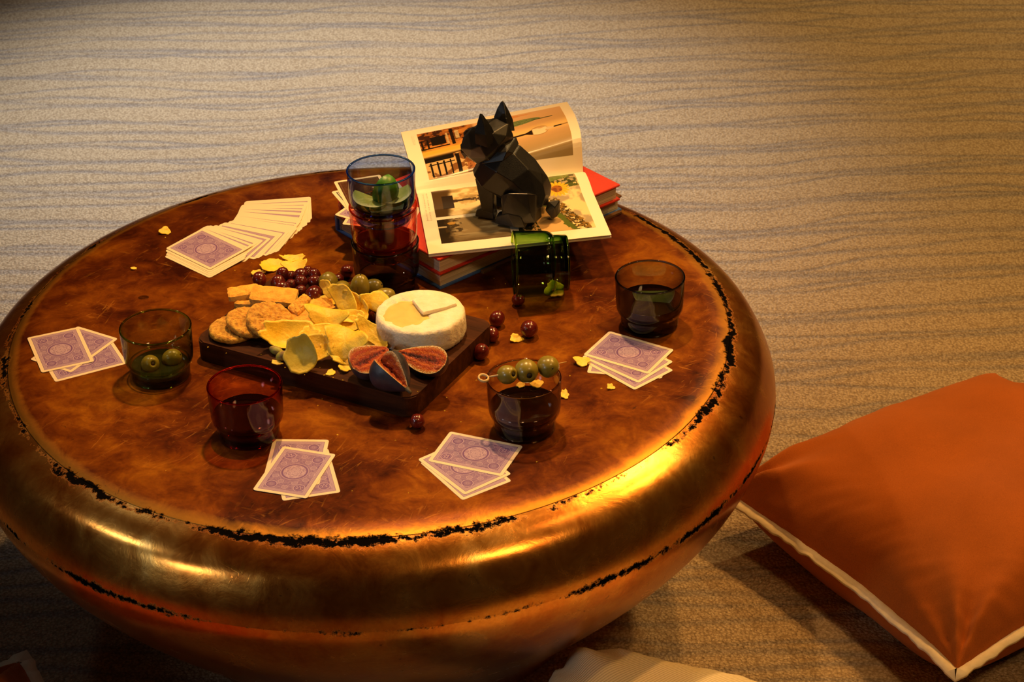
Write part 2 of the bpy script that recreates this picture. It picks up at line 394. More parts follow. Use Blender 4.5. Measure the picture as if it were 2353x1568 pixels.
# ================================================================== CARDS
CW, CH, CT = 0.063, 0.088, 0.0004
paper = simple('card_paper', (0.80, 0.665, 0.455), (0.77, 0.635, 0.43), 0.5, 30, spec=0.25)
card_print = vcol_mat('card_print', 0.4, 0.45)
def card_back():
    w, h = 0.0545, 0.0795
    nx, ny = 118, 172
    x = np.linspace(-w / 2, w / 2, nx) * 1000; y = np.linspace(-h / 2, h / 2, ny) * 1000
    X, Y = np.meshgrid(x, y)
    def line(d, t=0.28, soft=0.25): return np.clip((t + soft - np.abs(d)) / soft, 0, 1)
    nz = npnoise((ny, nx), (7, 5), 3, 3)
    L = 0.34 + 0.16 * np.sin(nz * 60) * 0.6 + 0.10 * (nz - 0.5)
    edge = np.minimum(w * 500 - np.abs(X), h * 500 - np.abs(Y))
    L = np.where(edge < 4.4, 0.30, L)
    for e, v in ((1.1, .75), (2.2, .85), (3.6, .9)): L = np.maximum(L, v * line(edge - e, 0.22))
    L = np.where(edge < 0.45, 0.0, L)
    r = np.hypot(X, Y)
    L = np.where(r < 15.5, 0.40, L); L = np.where(np.abs(r - 13.6) < 1.0, 0.10, L)
    for q in (15.4, 12.2, 10.6): L = np.maximum(L, 0.75 * line(r - q, 0.2))
    th = np.arctan2(Y, X)
    for off in (0, math.pi / 6):
        for k in range(6):
            a = k * math.pi / 3 + off
            d = X * math.cos(a) + Y * math.sin(a)
            L = np.maximum(L, 0.8 * line(d - (6.4 if off == 0 else 8.2), 0.2) * (r < 12.6))
    ros = 6.2 + 0.9 * np.cos(6 * th)
    L = np.where(r < ros, 0.62 + 0.25 * np.sin(r * 3.1) * np.cos(th * 6), L)
    L = np.where(r < 0.7, 0.15, L)
    L = np.where((np.hypot(X, Y) > 16) & (np.hypot(X, Y) < 16.6), 0.25, L)

    for sx in (-1, 1):
        for sy in (-1, 1):
            cx, cy = sx * 16.2, sy * 28.0
            q = np.hypot(X - cx, Y - cy)
            L = np.where(q < 6.3, 0.07, L); L = np.maximum(L, 0.85 * line(q - 6.2, 0.22))
            if sx * sy > 0:
                for s in (1.0, 2.0, 3.0, 4.1): L = np.maximum(L, (0.75 - 0.08 * s) * line(q - s, 0.15))
            else:
                dx, dy = X - cx, Y - cy
                tri = np.maximum.reduce([-dy - 1.6, 0.866 * dx + 0.5 * dy - 1.6, -0.866 * dx + 0.5 * dy - 1.6])
                L = np.maximum(L, 0.8 * line(tri, 0.25)); L = np.maximum(L, 0.55 * line(q - 4.4, 0.12))
                L = np.maximum(L, 0.7 * line(np.hypot(np.abs(dx) - 2.9, dy - 1.6) - 0.5, 0.2))
    for cx, cy in ((0, 30), (0, -30), (8, 20.5), (-8, 20.5), (8, -20.5), (-8, -20.5), (17.5, 12), (-17.5, 12), (17.5, -12), (-17.5, -12), (20, 0), (-20, 0)):
        q = np.hypot(X - cx, Y - cy)
        L = np.where(q < 3.2, 0.38, L); L = np.maximum(L, 0.8 * line(q - 3.1, 0.18)); L = np.maximum(L, 0.6 * line(q - 1.1, 0.15))
    for a in (0.62, -0.62):
        d = X * math.cos(a) + Y * math.sin(a)
        L = np.maximum(L, 0.55 * line(np.abs(d) - 17.5, 0.15) * ((r > 16) & (edge > 4.4)))
    for yy in (22, 15): 
        L = np.where((np.abs(np.abs(Y) - yy) < 2.2) & (edge > 4.7) & (edge < 5.6), 0.06, L)
    dark = np.array([0.150, 0.060, 0.225]); light = np.array([0.66, 0.50, 0.58])
    C = dark + (light - dark) * np.clip(L, 0, 1)[..., None] ** 1.25
    P = np.stack([X / 1000, Y / 1000, np.full_like(X, CT + 0.00004)], -1)
    return P, C
def card_face(kind):
    w, h = 0.0545, 0.0795; nx, ny = 70, 100
    X, Y = np.meshgrid(np.linspace(-w / 2, w / 2, nx) * 1000, np.linspace(-h / 2, h / 2, ny) * 1000)
    edge = np.minimum(w * 500 - np.abs(X), h * 500 - np.abs(Y))
    nz = npnoise((ny, nx), (12, 8), 11, 4)
    C = np.zeros((ny, nx, 3))
    if kind == 'dark':
        C[:] = (0.060, 0.018, 0.006); s = np.clip(np.sin(nz * 70) - 0.3, 0, 1); C += s[..., None] * np.array([0.10, 0.045, 0.02])
        C[(edge > 2.0) & (edge < 2.8)] = (0.16, 0.08, 0.04)
    else:
        C[:] = (0.90, 0.78, 0.60)
        for e in (0.6, 1.9, 3.0): C[np.abs(edge - e) < 0.4] = (0.03, 0.03, 0.035)
        C[(np.abs(X) < 10) & (np.abs(Y) < 20) & (nz > 0.5)] = (0.05, 0.05, 0.06)
    return np.stack([X / 1000, Y / 1000, np.full_like(X, CT + 0.00004)], -1), C
_P, _C = card_back()
_tmp = prism('card', rounded_rect(CW, CH, 0.0032), 0, CT, paper); CARD_ME = _tmp.data
_tp = grid_obj('back_print', _P, _C, card_print); PRINT_ME = _tp.data
bpy.data.objects.remove(_tmp); bpy.data.objects.remove(_tp)
FACE_ME = {}
for k in ('dark', 'light'):
    _P, _C = card_face(k); t = grid_obj('face_print', _P, _C, card_print); FACE_ME[k] = t.data; bpy.data.objects.remove(t)
def make_card(loc, rot, label, group, face=None):
    o = bpy.data.objects.new('playing_card', CARD_ME); COL.objects.link(o); o.location = loc; o.rotation_euler = rot
    p = bpy.data.objects.new('face_print' if face else 'back_print', FACE_ME[face] if face else PRINT_ME); COL.objects.link(p); p.parent = o
    return tag(o, label, 'playing card', group)
def card_edge(A, B, edge, z, label, group, side=-1, face=None, tilt=0.0, zoff=0.0):
    """card whose edge ('long'/'short') runs from pixel A to pixel B; body lies on the near side (side=-1) of it"""
    a, b = back(*A, z), back(*B, z); d = (b - a); d[2] = 0; d /= np.linalg.norm(d)
    n = np.array([-d[1], d[0], 0]) * (1 if side > 0 else -1)
    mid = (a + b) / 2
    dep = CW if edge == 'long' else CH
    c = mid + n * dep / 2
    ang = math.atan2(d[1], d[0]) + (math.pi / 2 if edge == 'long' else 0.0)
    rot = Euler((0, 0, ang))
    if tilt:
        ax = Vector((d[0], d[1], 0)); q = Matrix.Rotation(tilt, 3, ax); rot = (q @ rot.to_matrix()).to_euler()
    return make_card((c[0], c[1], z + zoff), rot, label, group, face)

# hand beside the green glass
H = 'cards of the hand beside the olive green glass'
card_edge((139.0, 876.0), (281.5, 839.0), 'long', TZ, 'purple-backed playing card, lowest of the hand, slipping behind the olive green glass', H, side=1)
card_edge((270, 778.5), (180, 751.0), 'short', TZ + CT, 'purple-backed playing card, middle of the hand by the olive green glass, lying diagonally', H, side=1)
card_edge((61.4, 777.2), (180.8, 752.1), 'short', TZ + 2 * CT, 'purple-backed playing card, top of the hand by the olive green glass, fully seen', H)
# hand beside the red glass
H = 'cards of the hand beside the red glass'
card_edge((647.0, 1152.4), (785, 1132.0), 'short', TZ, 'purple-backed playing card, bottom of the hand by the red glass, leaning clockwise', H, side=1)
card_edge((637, 1010.5), (747.5, 1011.5), 'short', TZ + CT, 'purple-backed playing card, middle of the hand by the red glass, touching the glass', H)
card_edge((648.5, 1026), (774, 1045.3), 'short', TZ + 2 * CT, 'purple-backed playing card, top of the hand by the red glass, fully seen', H)
# hand beside the glass with olives on a pick
H = 'cards of the hand beside the glass with the olive pick'
card_edge((966, 1064.7), (1062, 1150.0), 'long', TZ, 'purple-backed playing card, bottom of the hand by the olive pick glass', H, side=1)
card_edge((961.5, 1057.7), (1066, 1137), 'long', TZ + CT, 'purple-backed playing card, middle of the hand by the olive pick glass', H, side=1)
card_edge((1034, 992.3), (1202.3, 1026.0), 'long', TZ + 2 * CT, 'purple-backed playing card, top of the hand by the olive pick glass', H)
# hand beside the grey glass
H = 'cards of the hand beside the grey glass with lime'
card_edge((1347.8, 857.5), (1521.8, 871), 'long', TZ, 'purple-backed playing card, lowest of the hand by the grey lime glass', H, side=1)
card_edge((1352, 838), (1444.5, 889.5), 'long', TZ + CT, 'purple-backed playing card, second from the bottom in the hand by the grey lime glass', H, side=1)
card_edge((1340, 823), (1463.8, 879.6), 'long', TZ + 2 * CT, 'purple-backed playing card, second from the top in the hand by the grey lime glass', H, side=1)
card_edge((1402.8, 762.4), (1546.2, 803.5), 'long', TZ + 3 * CT, 'purple-backed playing card, top of the hand by the grey lime glass, fully seen', H)
# long spread of the deck
H = 'cards of the long fanned-out deck'
keys = [(0.0, (565, 464.5), (713, 454.5)), (0.10, (560, 471), (716, 463)), (0.22, (553, 480), (703, 478)), (0.36, (549, 492), (700, 507)), (0.50, (539, 507), (688, 530)),
        (0.64, (522, 514), (667, 541)), (0.76, (497, 523), (627, 553)), (0.88, (474, 524), (594, 562)), (1.0, (463, 533), (572, 584))]
NF = 34
fan_t = [0.0]
for _i in range(1, NF): fan_t.append(fan_t[-1] + random.choice((0.6, 0.7, 0.8, 1.0, 1.2, 1.9)))
fan_t = [q / fan_t[-1] for q in fan_t]
for i in range(NF):
    t = fan_t[i]
    for (t0, a0, b0), (t1, a1, b1) in zip(keys, keys[1:]):
        if t0 <= t <= t1 + 1e-9:
            u = (t - t0) / (t1 - t0); A = [a0[k] + (a1[k] - a0[k]) * u for k in (0, 1)]; B = [b0[k] + (b1[k] - b0[k]) * u for k in (0, 1)]; break
    jit = random.uniform(-2.2, 2.2) if 0 < i < NF - 1 else 0
    A = (A[0] + jit, A[1]); B = (B[0] + jit, B[1] + random.uniform(-1.2, 1.2) * (0 < i < NF - 1))
    tl = math.radians(3.3) * min(1.0, 0.25 + t * 3)
    zc = 0.5 * CW * math.sin(tl)
    lab = 'purple-backed playing card in the middle of the long fanned-out deck, only its edge showing'
    if i == NF - 1: lab = 'purple-backed playing card on top at the near end of the fanned-out deck'
    if i == 0: lab = 'purple-backed playing card at the far end of the fanned-out deck, under all the others'
    card_edge(A, B, 'long', TZ + 0.0002, lab, H, tilt=tl, zoff=zc + (0.0022 if i == NF - 1 else 0.0009 if i > NF - 4 else 0))
for k in range(4):
    dx = (-4, -1, 2, -2)[k]; dy = (15, 11, 7.5, 4)[k]
    card_edge((463 + dx, 533 + dy), (572 + dx * 0.4, 584 + dy), 'long', TZ + 0.0001, 'purple-backed playing card squared up under the near end of the fanned-out deck', H, tilt=math.radians(2.2), zoff=0.0014 + k * CT)

# ================================================================== BOOKS
def book(name, F, R, L, z0, z1, cover, label, spine_len=None, edge2=None):
    """hardback: F nearest corner, F-R fore edge, F-L head edge, spine on the far side through L"""
    e1 = (R - F); e1[2] = 0; w1 = np.linalg.norm(e1); e1 /= w1
    e2 = np.array([-e1[1], e1[0], 0]); w2 = float((L - F) @ e2)
    c = F + e1 * w1 / 2 + e2 * w2 / 2
    root = tag(empty(name, (c[0], c[1], z0), (0, 0, math.atan2(e1[1], e1[0]))), label, 'book')
    t = 0.0026; H = z1 - z0
    prism('cover_board', rounded_rect(w1, w2, 0.002, 2), 0, t, cover, root, 0.0006)
    prism('cover_board', rounded_rect(w1, w2, 0.002, 2), H - t, H, edge2 or cover, root, 0.0006)
    sp = rounded_rect(w1, 0.006, 0.0015, 2)
    prism('spine', [(x, y + w2 / 2 - 0.003) for x, y in sp], 0.0002, H - 0.0002, cover, root, 0.0006)
    pg = page_block_mat()
    prism('page_block', [(x, y) for x, y in rounded_rect(w1 - 0.008, w2 - 0.008, 0.0008, 1)], t, H - t, pg, root)
    hb = [(x, y + w2 / 2 - 0.0075) for x, y in rounded_rect(w1 - 0.006, 0.004, 0.001, 1)]
    prism('headband', hb, t, H - t, simple('headband_stripe', (0.75, 0.75, 0.8), (0.05, 0.06, 0.1), 0.8, 900), root)
    return root
def page_block_mat():
    if 'page_block' in MATS: return MATS['page_block']
    m, nt, b = new_mat('page_block')
    v = objcoord(nt, (3, 3, 1500))
    n = noise_tex(nt, v, 1.0, 3, 0.6)
    r = ramp(nt, n, [(0.3, (0.34, 0.27, 0.16)), (0.5, (0.66, 0.56, 0.38)), (0.7, (0.82, 0.72, 0.52))])
    nt.links.new(r.outputs[0], b.inputs['Base Color']); b.inputs['Roughness'].default_value = 0.8
    bump(nt, b, n, 0.4, 0.0004); MATS['page_block'] = m; return m
blue = simple('blue_cloth', (0.055, 0.15, 0.50), (0.04, 0.11, 0.40), 0.55, 400, bstr=0.2, bscale=1500)
red = simple('red_cloth', (0.62, 0.035, 0.012), (0.52, 0.028, 0.010), 0.55, 300, bstr=0.25, bscale=1800)
brownj = simple('brown_jacket', (0.20, 0.09, 0.03), (0.06, 0.03, 0.015), 0.35, 25)
BZ1, BZ2 = TZ + 0.0225, TZ + 0.0455
bF, bR, bL = back(1011, 667, TZ), back(1430, 484, TZ), back(778, 526, TZ)
lb = book('hardback_book', bF, bR, bL, TZ, BZ1, blue, 'blue clothbound hardback lying flat on the table under the red book', edge2=brownj)
# brown picture jacket wrapped round the far part of the lower board's fore edge
prism('jacket', [(x + 0.03, y - 0.1115) for x, y in rounded_rect(0.24, 0.006, 0.001, 1)], 0.0002, 0.0030, brownj, lb)
rF, rR = back(1003, 599, BZ2), back(1426, 424, BZ2)
e1 = (rR - rF) / np.linalg.norm(rR - rF); rF = rF + e1 * 0.0032; rL = rF + np.array([-e1[1], e1[0], 0]) * 0.212
rb = book('hardback_book', rF, rR, rL, BZ1, BZ2, red, 'red clothbound hardback between the blue book and the open picture book')

# open picture book with curved pages
OZ = BZ2 + 0.0018
sA, sB = back(957, 438, OZ + 0.007), back(1340, 389, OZ + 0.007)
nA, nB = back(985, 584, OZ + 0.0045), back(1405, 540, OZ + 0.0045)
fA, fB = back(921, 304, OZ + 0.0075), back(1303, 234, OZ + 0.009)
def rayplane(px, py, E, e):
    """point of the pixel's ray in the upright plane through E along the level direction e"""
    d = ray(px, py); n = np.array([-e[1], e[0], 0.0]); t = ((E - CAM) @ n) / (d @ n); return CAM + d * t
eB = (fB - sB); eB[2] = 0; LB = np.linalg.norm(eB); eB /= LB
kb = [(0.0, 0.0)]
for q in ((1339, 345), (1334, 300), (1322, 265)):
    p = rayplane(*q, sB, eB); kb.append((float((p - sB) @ eB) / LB, p[2] - sB[2]))
kb.append((1.0, fB[2] - sB[2]))
kb_t = np.array([max(0, a) for a, _ in kb]); kb_z = np.array([min(z, 0.045) for _, z in kb])
def smoothcurve(t):
    z = np.interp(t, kb_t, kb_z); return z
_tt = np.linspace(0, 1, 101); _zz = smoothcurve(_tt); _k = np.ones(17) / 17
_zs = np.convolve(np.pad(_zz, 8, 'reflect', reflect_type='odd'), _k, 'valid')
_arc = np.concatenate([[0], np.cumsum(np.hypot(np.diff(_tt) * LB, np.diff(_zs)))]); _arc /= _arc[-1]
def upper_surf(U, V, lift=0.0):
    """U along the spine 0..1, V from spine to far edge"""
    a = sA + (sB - sA) * U[..., None]; b = fA + (fB - fA) * U[..., None]
    wU = 0.12 + 0.88 * U ** 1.2
    V = V * (1 - wU) + np.interp(V, _arc, _tt) * wU      # even spacing along the curved sheet
    P = a + (b - a) * V[..., None]
    arch = np.interp(V, _tt, _zs - (_zz[0] + (_zz[-1] - _zz[0]) * _tt))
    gut = -0.004 * np.exp(-(V / 0.05) ** 2)
    P[..., 2] += arch * (0.12 + 0.88 * U ** 1.2) + gut + lift
    return P
def lower_surf(U, V, lift=0.0):
    a = sA + (sB - sA) * U[..., None]; b = nA + (nB - nA) * U[..., None]
    P = a + (b - a) * V[..., None]
    P[..., 2] += 0.0035 * np.sin(np.clip(V / 0.35, 0, 1) * math.pi) - 0.004 * np.exp(-(V / 0.05) ** 2) + lift
    return P
def sheet(name, surf, thick, mat, parent, lift=0.0, nu=40, nv=40, v1=1.0):
    U, V = np.meshgrid(np.linspace(0, 1, nu), np.linspace(0.0, v1, nv))
    A = surf(U, V, lift); B = surf(U, V, lift - thick)
    vs = np.concatenate([A.reshape(-1, 3), B.reshape(-1, 3)]); n = nu * nv; fs = []
    for j in range(nv - 1):
        for i in range(nu - 1):
            k = j * nu + i; fs.append((k, k + 1, k + nu + 1, k + nu)); fs.append((n + k, n + k + nu, n + k + nu + 1, n + k + 1))
    for i in range(nu - 1):
        fs.append((i, n + i, n + i + 1, i + 1)); k = (nv - 1) * nu + i; fs.append((k, k + 1, n + k + 1, n + k))
    for j in range(nv - 1):
        k = j * nu; fs.append((k, k + nu, n + k + nu, n + k)); k = j * nu + nu - 1; fs.append((k, n + k, n + k + nu, k + nu))
    return mesh_obj(name, vs, fs, mat, parent, smooth=False)
pagem = simple('page_paper', (0.92, 0.80, 0.60), (0.90, 0.78, 0.58), 0.45, 20, spec=0.35)
ob = tag(empty('open_book'), 'open picture book with cream pages and printed photographs under the black dog', 'book')
up_page = sheet('upper_page', upper_surf, 0.0012, pagem, ob)
sheet('page_stack', upper_surf, 0.0012, pagem, ob, lift=-0.0022, v1=0.985)
lo_page = sheet('lower_page', lower_surf, 0.0008, pagem, ob)
sheet('page_stack', lower_surf, 0.0010, pagem, ob, lift=-0.0014, v1=0.99)
sheet('page_stack', lower_surf, 0.0016, pagem, ob, lift=-0.0028, v1=1.0)
photo_m = vcol_mat('photo_print', 0.32, 0.5)
def smoothstep(a, b, x): t = np.clip((x - a) / (b - a), 0, 1); return t * t * (3 - 2 * t)
def photo(name, surf, u0, u1, v0, v1, res, painter):
    nx, ny = res
    S, T = np.meshgrid(np.linspace(0, 1, nx), np.linspace(0, 1, ny))
    C = painter(S, T)
    P = surf(u0 + (u1 - u0) * S, v0 + (v1 - v0) * T, 0.00025)
    return grid_obj(name, P, C, photo_m, up_page if surf is upper_surf else lo_page)
def lay(C, m, col): return C * (1 - m[..., None]) + np.asarray(col) * m[..., None]
def paint_sky(S, T):   # big photograph: T=0 spine, 1 far edge
    sh = S.shape; n = npnoise(sh, (8, 10), 5, 4); n2 = npnoise(sh, (30, 44), 6, 3); n3 = npnoise(sh, (6, 60), 8, 2)
    C = np.zeros((*sh, 3)); C[:] = lin(214, 168, 112)
    C = lay(C, smoothstep(0.42, 0.0, T), lin(150, 128, 84)); C = lay(C, smoothstep(0.30, 0.42, T) * smoothstep(0.60, 0.44, T) * 0.6, lin(245, 205, 120))
    C = lay(C, smoothstep(0.6, 1.0, T) * 0.7, lin(240, 190, 140))
    # left third: ruined ironwork mirrored about a gold band
    left = smoothstep(0.42, 0.36, S + 0.03 * n)
    up = left * (T > 0.55); lo = left * (T < 0.40)
    C = lay(C, up, lin(150, 84, 30)); C = lay(C, up * (n2 > 0.52), lin(60, 30, 10)); C = lay(C, up * smoothstep(0.5, 0.65, n) * 0.8, lin(215, 140, 60))
    C = lay(C, left * smoothstep(0.40, 0.50, T) * smoothstep(0.62, 0.52, T), lin(226, 172, 60)); C = lay(C, left * smoothstep(0.37, 0.40, T) * smoothstep(0.46, 0.41, T), lin(70, 44, 8))
    C = lay(C, lo, lin(205, 168, 110)); C = lay(C, lo * (n > 0.56), lin(130, 84, 40))
    def bar(s0, s1, t0, t1, c=lin(24, 14, 6), k=1.0):
        nonlocal C; C = lay(C, ((S > s0) & (S < s1) & (T > t0) & (T < t1)) * k, c)
    bar(0.08, 0.18, 0.66, 0.86); bar(0.21, 0.235, 0.02, 0.38); bar(0.215, 0.24, 0.6, 0.98); bar(0.0, 0.20, 0.31, 0.40); bar(0.02, 0.20, 0.24, 0.26)
    for s in (0.03, 0.075, 0.12, 0.165): bar(s, s + 0.012, 0.02, 0.30)
    for s in (0.01, 0.05): bar(s, s + 0.012, 0.60, 0.82)
    bar(0.0, 0.1, 0.70, 0.715); bar(0.0, 0.2, 0.60, 0.625)
    bar(0.185, 0.20, 0.64, 0.90, lin(206, 180, 130)); bar(0.25, 0.275, 0.72, 0.92, lin(210, 182, 130))
    for k in range(7): bar(0.186, 0.275, 0.66 + k * 0.035, 0.668 + k * 0.035, lin(70, 40, 14), 0.8)
    bar(0.275, 0.33, 0.02, 0.37, lin(160, 100, 52)); C = lay(C, ((S > 0.275) & (S < 0.35) & (T < 0.4) & (n2 > 0.55)) * 0.7, lin(90, 50, 20))
    C = lay(C, (S > 0.335) * (S < 0.56) * smoothstep(0.36, 0.30, T), lin(168, 158, 140))
    # pale draped figure lying sideways
    mid = 0.735 + 0.02 * np.sin(S * 9); wid = 0.075 * np.clip(np.sin(np.clip((S - 0.50) / 0.34, 0, 1) * math.pi), 0, 1) ** 0.6
    fig = ((np.abs(T - mid) < wid) & (S > 0.50) & (S < 0.84))
    C = lay(C, fig * 1.0, lin(136, 150, 92)); C = lay(C, (fig & (np.sin(S * 160 + T * 190 + n2 * 14) > 0.2)) * 0.8, lin(66, 84, 50))
    C = lay(C, ((np.abs(T - (0.725 - 0.06 * (S - 0.8))) < 0.012) & (S > 0.78) & (S < 0.92)) * 1.0, lin(70, 78, 44))
    # street lamp lying sideways
    C = lay(C, ((np.abs(T - 0.395) < 0.017) & (S > 0.45) & (S < 0.73)) * 1.0, lin(44, 24, 14))
    C = lay(C, ((np.abs(T - 0.395) < 0.017 + 0.035 * smoothstep(0.70, 0.755, S)) & (S > 0.69) & (S < 0.757)) * 1.0, lin(40, 24, 16))
    hw = 0.082 * np.sqrt(np.clip(1 - ((S - 0.80) / 0.062) ** 2, 0, 1)); hd = (np.abs(T - 0.40) < hw) & (S > 0.755)
    C = lay(C, ((np.abs(T - 0.40) < hw + 0.012) & (S > 0.75)) * 0.8, lin(150, 110, 60)); C = lay(C, hd * 1.0, lin(236, 214, 170)); C = lay(C, (hd & (n > 0.52)) * 0.7, lin(196, 140, 66))
    C = lay(C, ((np.abs(T - 0.40) < 0.035 * (1 - (S - 0.85) / 0.07)) & (S > 0.85) & (S < 0.905)) * 1.0, lin(220, 194, 150))
    C = lay(C, ((np.abs(T - 0.40) < 0.012) & (S > 0.90) & (S < 0.955)) * 1.0, lin(30, 22, 16))
    # faint upper lamp
    w = 0.02 * np.clip(np.sin(np.clip((S - 0.42) / 0.38, 0, 1) * math.pi), 0, 1) ** 0.5 + 0.014 * ((S > 0.58) & (S < 0.70))
    C = lay(C, ((np.abs(T - 0.945) < w) & (S > 0.42) & (S < 0.82)) * 0.7, lin(222, 140, 70))
    return C
def paint_tree(S, T):
    sh = S.shape; n = npnoise(sh, (6, 6), 21, 4); n2 = npnoise(sh, (26, 26), 22, 3)
    C = np.zeros((*sh, 3)); C[:] = lin(196, 168, 110); C = lay(C, smoothstep(0.45, 0.62, n), lin(236, 210, 156)); C = lay(C, smoothstep(0.5, 0.2, n) * 0.7, lin(120, 98, 56))
    C = lay(C, smoothstep(0.30, 0.20, S + 0.08 * (T - 0.5)), lin(76, 54, 24)); C = lay(C, ((S > 0.13) & (S < 0.30) & (T > 0.32) & (T < 0.72)) * 1.0, lin(38, 24, 10))
    tr = (np.abs(T - 0.52 - 0.1 * (n - 0.5)) < 0.03 + 0.14 * smoothstep(0.5, 0.95, S)) & (S > 0.3) & ((n2 > 0.44) | (S < 0.55))
    C = lay(C, tr * 1.0, lin(58, 38, 14)); C = lay(C, ((np.hypot(S - 0.78, (T - 0.86) * 0.8) < 0.16) & (n2 > 0.42)) * 0.8, lin(88, 70, 30))
    return C
def paint_lake(S, T):
    sh = S.shape; n = npnoise(sh, (14, 4), 31, 4); n2 = npnoise(sh, (20, 24), 32, 3)
    C = np.zeros((*sh, 3)); C[:] = lin(150, 128, 88); C = lay(C, smoothstep(0.45, 0.6, n) * 0.8, lin(190, 172, 130)); C = lay(C, smoothstep(0.55, 0.9, T) * 0.75, lin(66, 48, 20))
    C = lay(C, smoothstep(0.25, 0.12, S + 0.1 * (n2 - 0.5)), lin(40, 28, 10)); C = lay(C, ((S > 0.1) & (S < 0.34) & (n2 > 0.5) & (T < 0.6)) * 0.9, lin(60, 42, 14))
    C = lay(C, ((np.abs(T - 0.32) < 0.03) & (S < 0.12)) * 1.0, lin(190, 170, 130)); C = lay(C, (np.hypot((S - 0.2), T - 0.2) < 0.06) * 0.8, lin(200, 150, 60))
    C = lay(C, smoothstep(0.75, 0.95, S) * smoothstep(0.6, 0.3, T) * 0.6, lin(196, 184, 160))
    return C
def paint_sunflower(S, T):
    sh = S.shape; n = npnoise(sh, (7, 6), 41, 4); n2 = npnoise(sh, (34, 26), 42, 3)
    C = np.zeros((*sh, 3)); C[:] = lin(186, 164, 120); C = lay(C, smoothstep(0.42, 0.58, n), lin(236, 206, 146)); C = lay(C, smoothstep(0.5, 0.38, n) * 0.6, lin(150, 136, 110))
    C = lay(C, ((T < 0.26 + 0.12 * (n - 0.5)) & (n2 > 0.46)) * 1.0, lin(76, 84, 26)); C = lay(C, ((T < 0.2) & (n2 > 0.57)) * 1.0, lin(50, 54, 16))
    C = lay(C, ((np.abs(T - 0.10 + 0.25 * (S - 0.6)) < 0.05) & (S > 0.35) & (S < 0.9)) * 0.9, lin(92, 112, 34))
    # tree line running to the near edge, lawn and path on its left
    ed_ = S - (0.50 + 0.55 * (T - 0.42)) - 0.10 * (n2 - 0.5)
    left = (ed_ < -0.02) & (T > 0.46)
    C = lay(C, left * 1.0, lin(84, 96, 28)); C = lay(C, (left & (ed_ < -0.13)) * 1.0, lin(206, 166, 106)); C = lay(C, (left & (S < 0.22 + 0.20 * (T - 0.6)) & (n2 > 0.36)) * 1.0, lin(44, 46, 12))
    C = lay(C, ((np.abs(ed_ - 0.05) < 0.09) & (T > 0.40) & (n2 > 0.38)) * 1.0, lin(66, 52, 14)); C = lay(C, ((np.abs(ed_ - 0.05) < 0.09) & (T > 0.40) & (n2 > 0.58)) * 0.8, lin(150, 112, 40))
    # sunflower
    cx, cy = 0.68, 0.27; X = (S - cx) * 0.64; Y = (T - cy); r = np.hypot(X, Y); th = np.arctan2(Y, X)
    pet = r < 0.115 * (0.70 + 0.30 * np.abs(np.cos(th * 8.5 + 0.6 * n)))
    C = lay(C, pet * 1.0, lin(240, 176, 34)); C = lay(C, (pet & (np.abs(np.cos(th * 8.5)) < 0.35)) * 0.6, lin(190, 116, 18))
    C = lay(C, (r < 0.05) * 1.0, lin(116, 60, 14)); C = lay(C, ((r < 0.05) & (n2 > 0.53)) * 0.7, lin(168, 100, 24))
    return C
photo('printed_photo', upper_surf, 0.085, 0.945, 0.09, 0.90, (300, 240), paint_sky)['label'] = 'printed photograph of street lamps and a hazy golden sky'
photo('printed_photo', lower_surf, 0.08, 0.47, 0.06, 0.465, (110, 90), paint_tree)['label'] = 'printed sepia photograph of a bare tree'
photo('printed_photo', lower_surf, 0.08, 0.47, 0.51, 0.87, (110, 84), paint_lake)['label'] = 'printed dark photograph of a lake shore'
photo('printed_photo', lower_surf, 0.515, 0.935, 0.05, 0.87, (150, 190), paint_sunflower)['label'] = 'printed photograph of a sunflower, path and clouds'
def paint_caption(S, T):
    n = npnoise(S.shape, (90, 3), 51, 1)
    C = np.zeros((*S.shape, 3)); C[:] = (0.90, 0.78, 0.58)
    return lay(C, ((np.abs((S * 2) % 1 - 0.5) < 0.16) & (n > 0.42)) * 0.6, (0.35, 0.30, 0.22))
photo('caption_print', lower_surf, 0.022, 0.060, 0.10, 0.50, (24, 110), paint_caption)
photo('caption_print', upper_surf, 0.050, 0.066, 0.72, 0.88, (10, 60), paint_caption)

# cards lying on the red book behind the stacked glasses
H = 'loose cards on the red book'
card_edge((789.5, 511), (815, 470), 'short', BZ2, 'purple-backed playing card on the red book, jutting out past the book edge', H, side=-1)
card_edge((782, 485), (846, 441), 'long', BZ2 + CT, 'purple-backed playing card on the red book behind the tall glass stack', H, side=-1)
card_edge((762, 442.5), (800, 486), 'short', BZ2 + 2 * CT, 'face-up white playing card with black lines on the red book', H, side=1, face='light')
card_edge((768, 418), (872, 402), 'short', BZ2 + 3 * CT, 'face-up dark brown picture card on top of the cards on the red book', H, side=-1, face='dark')

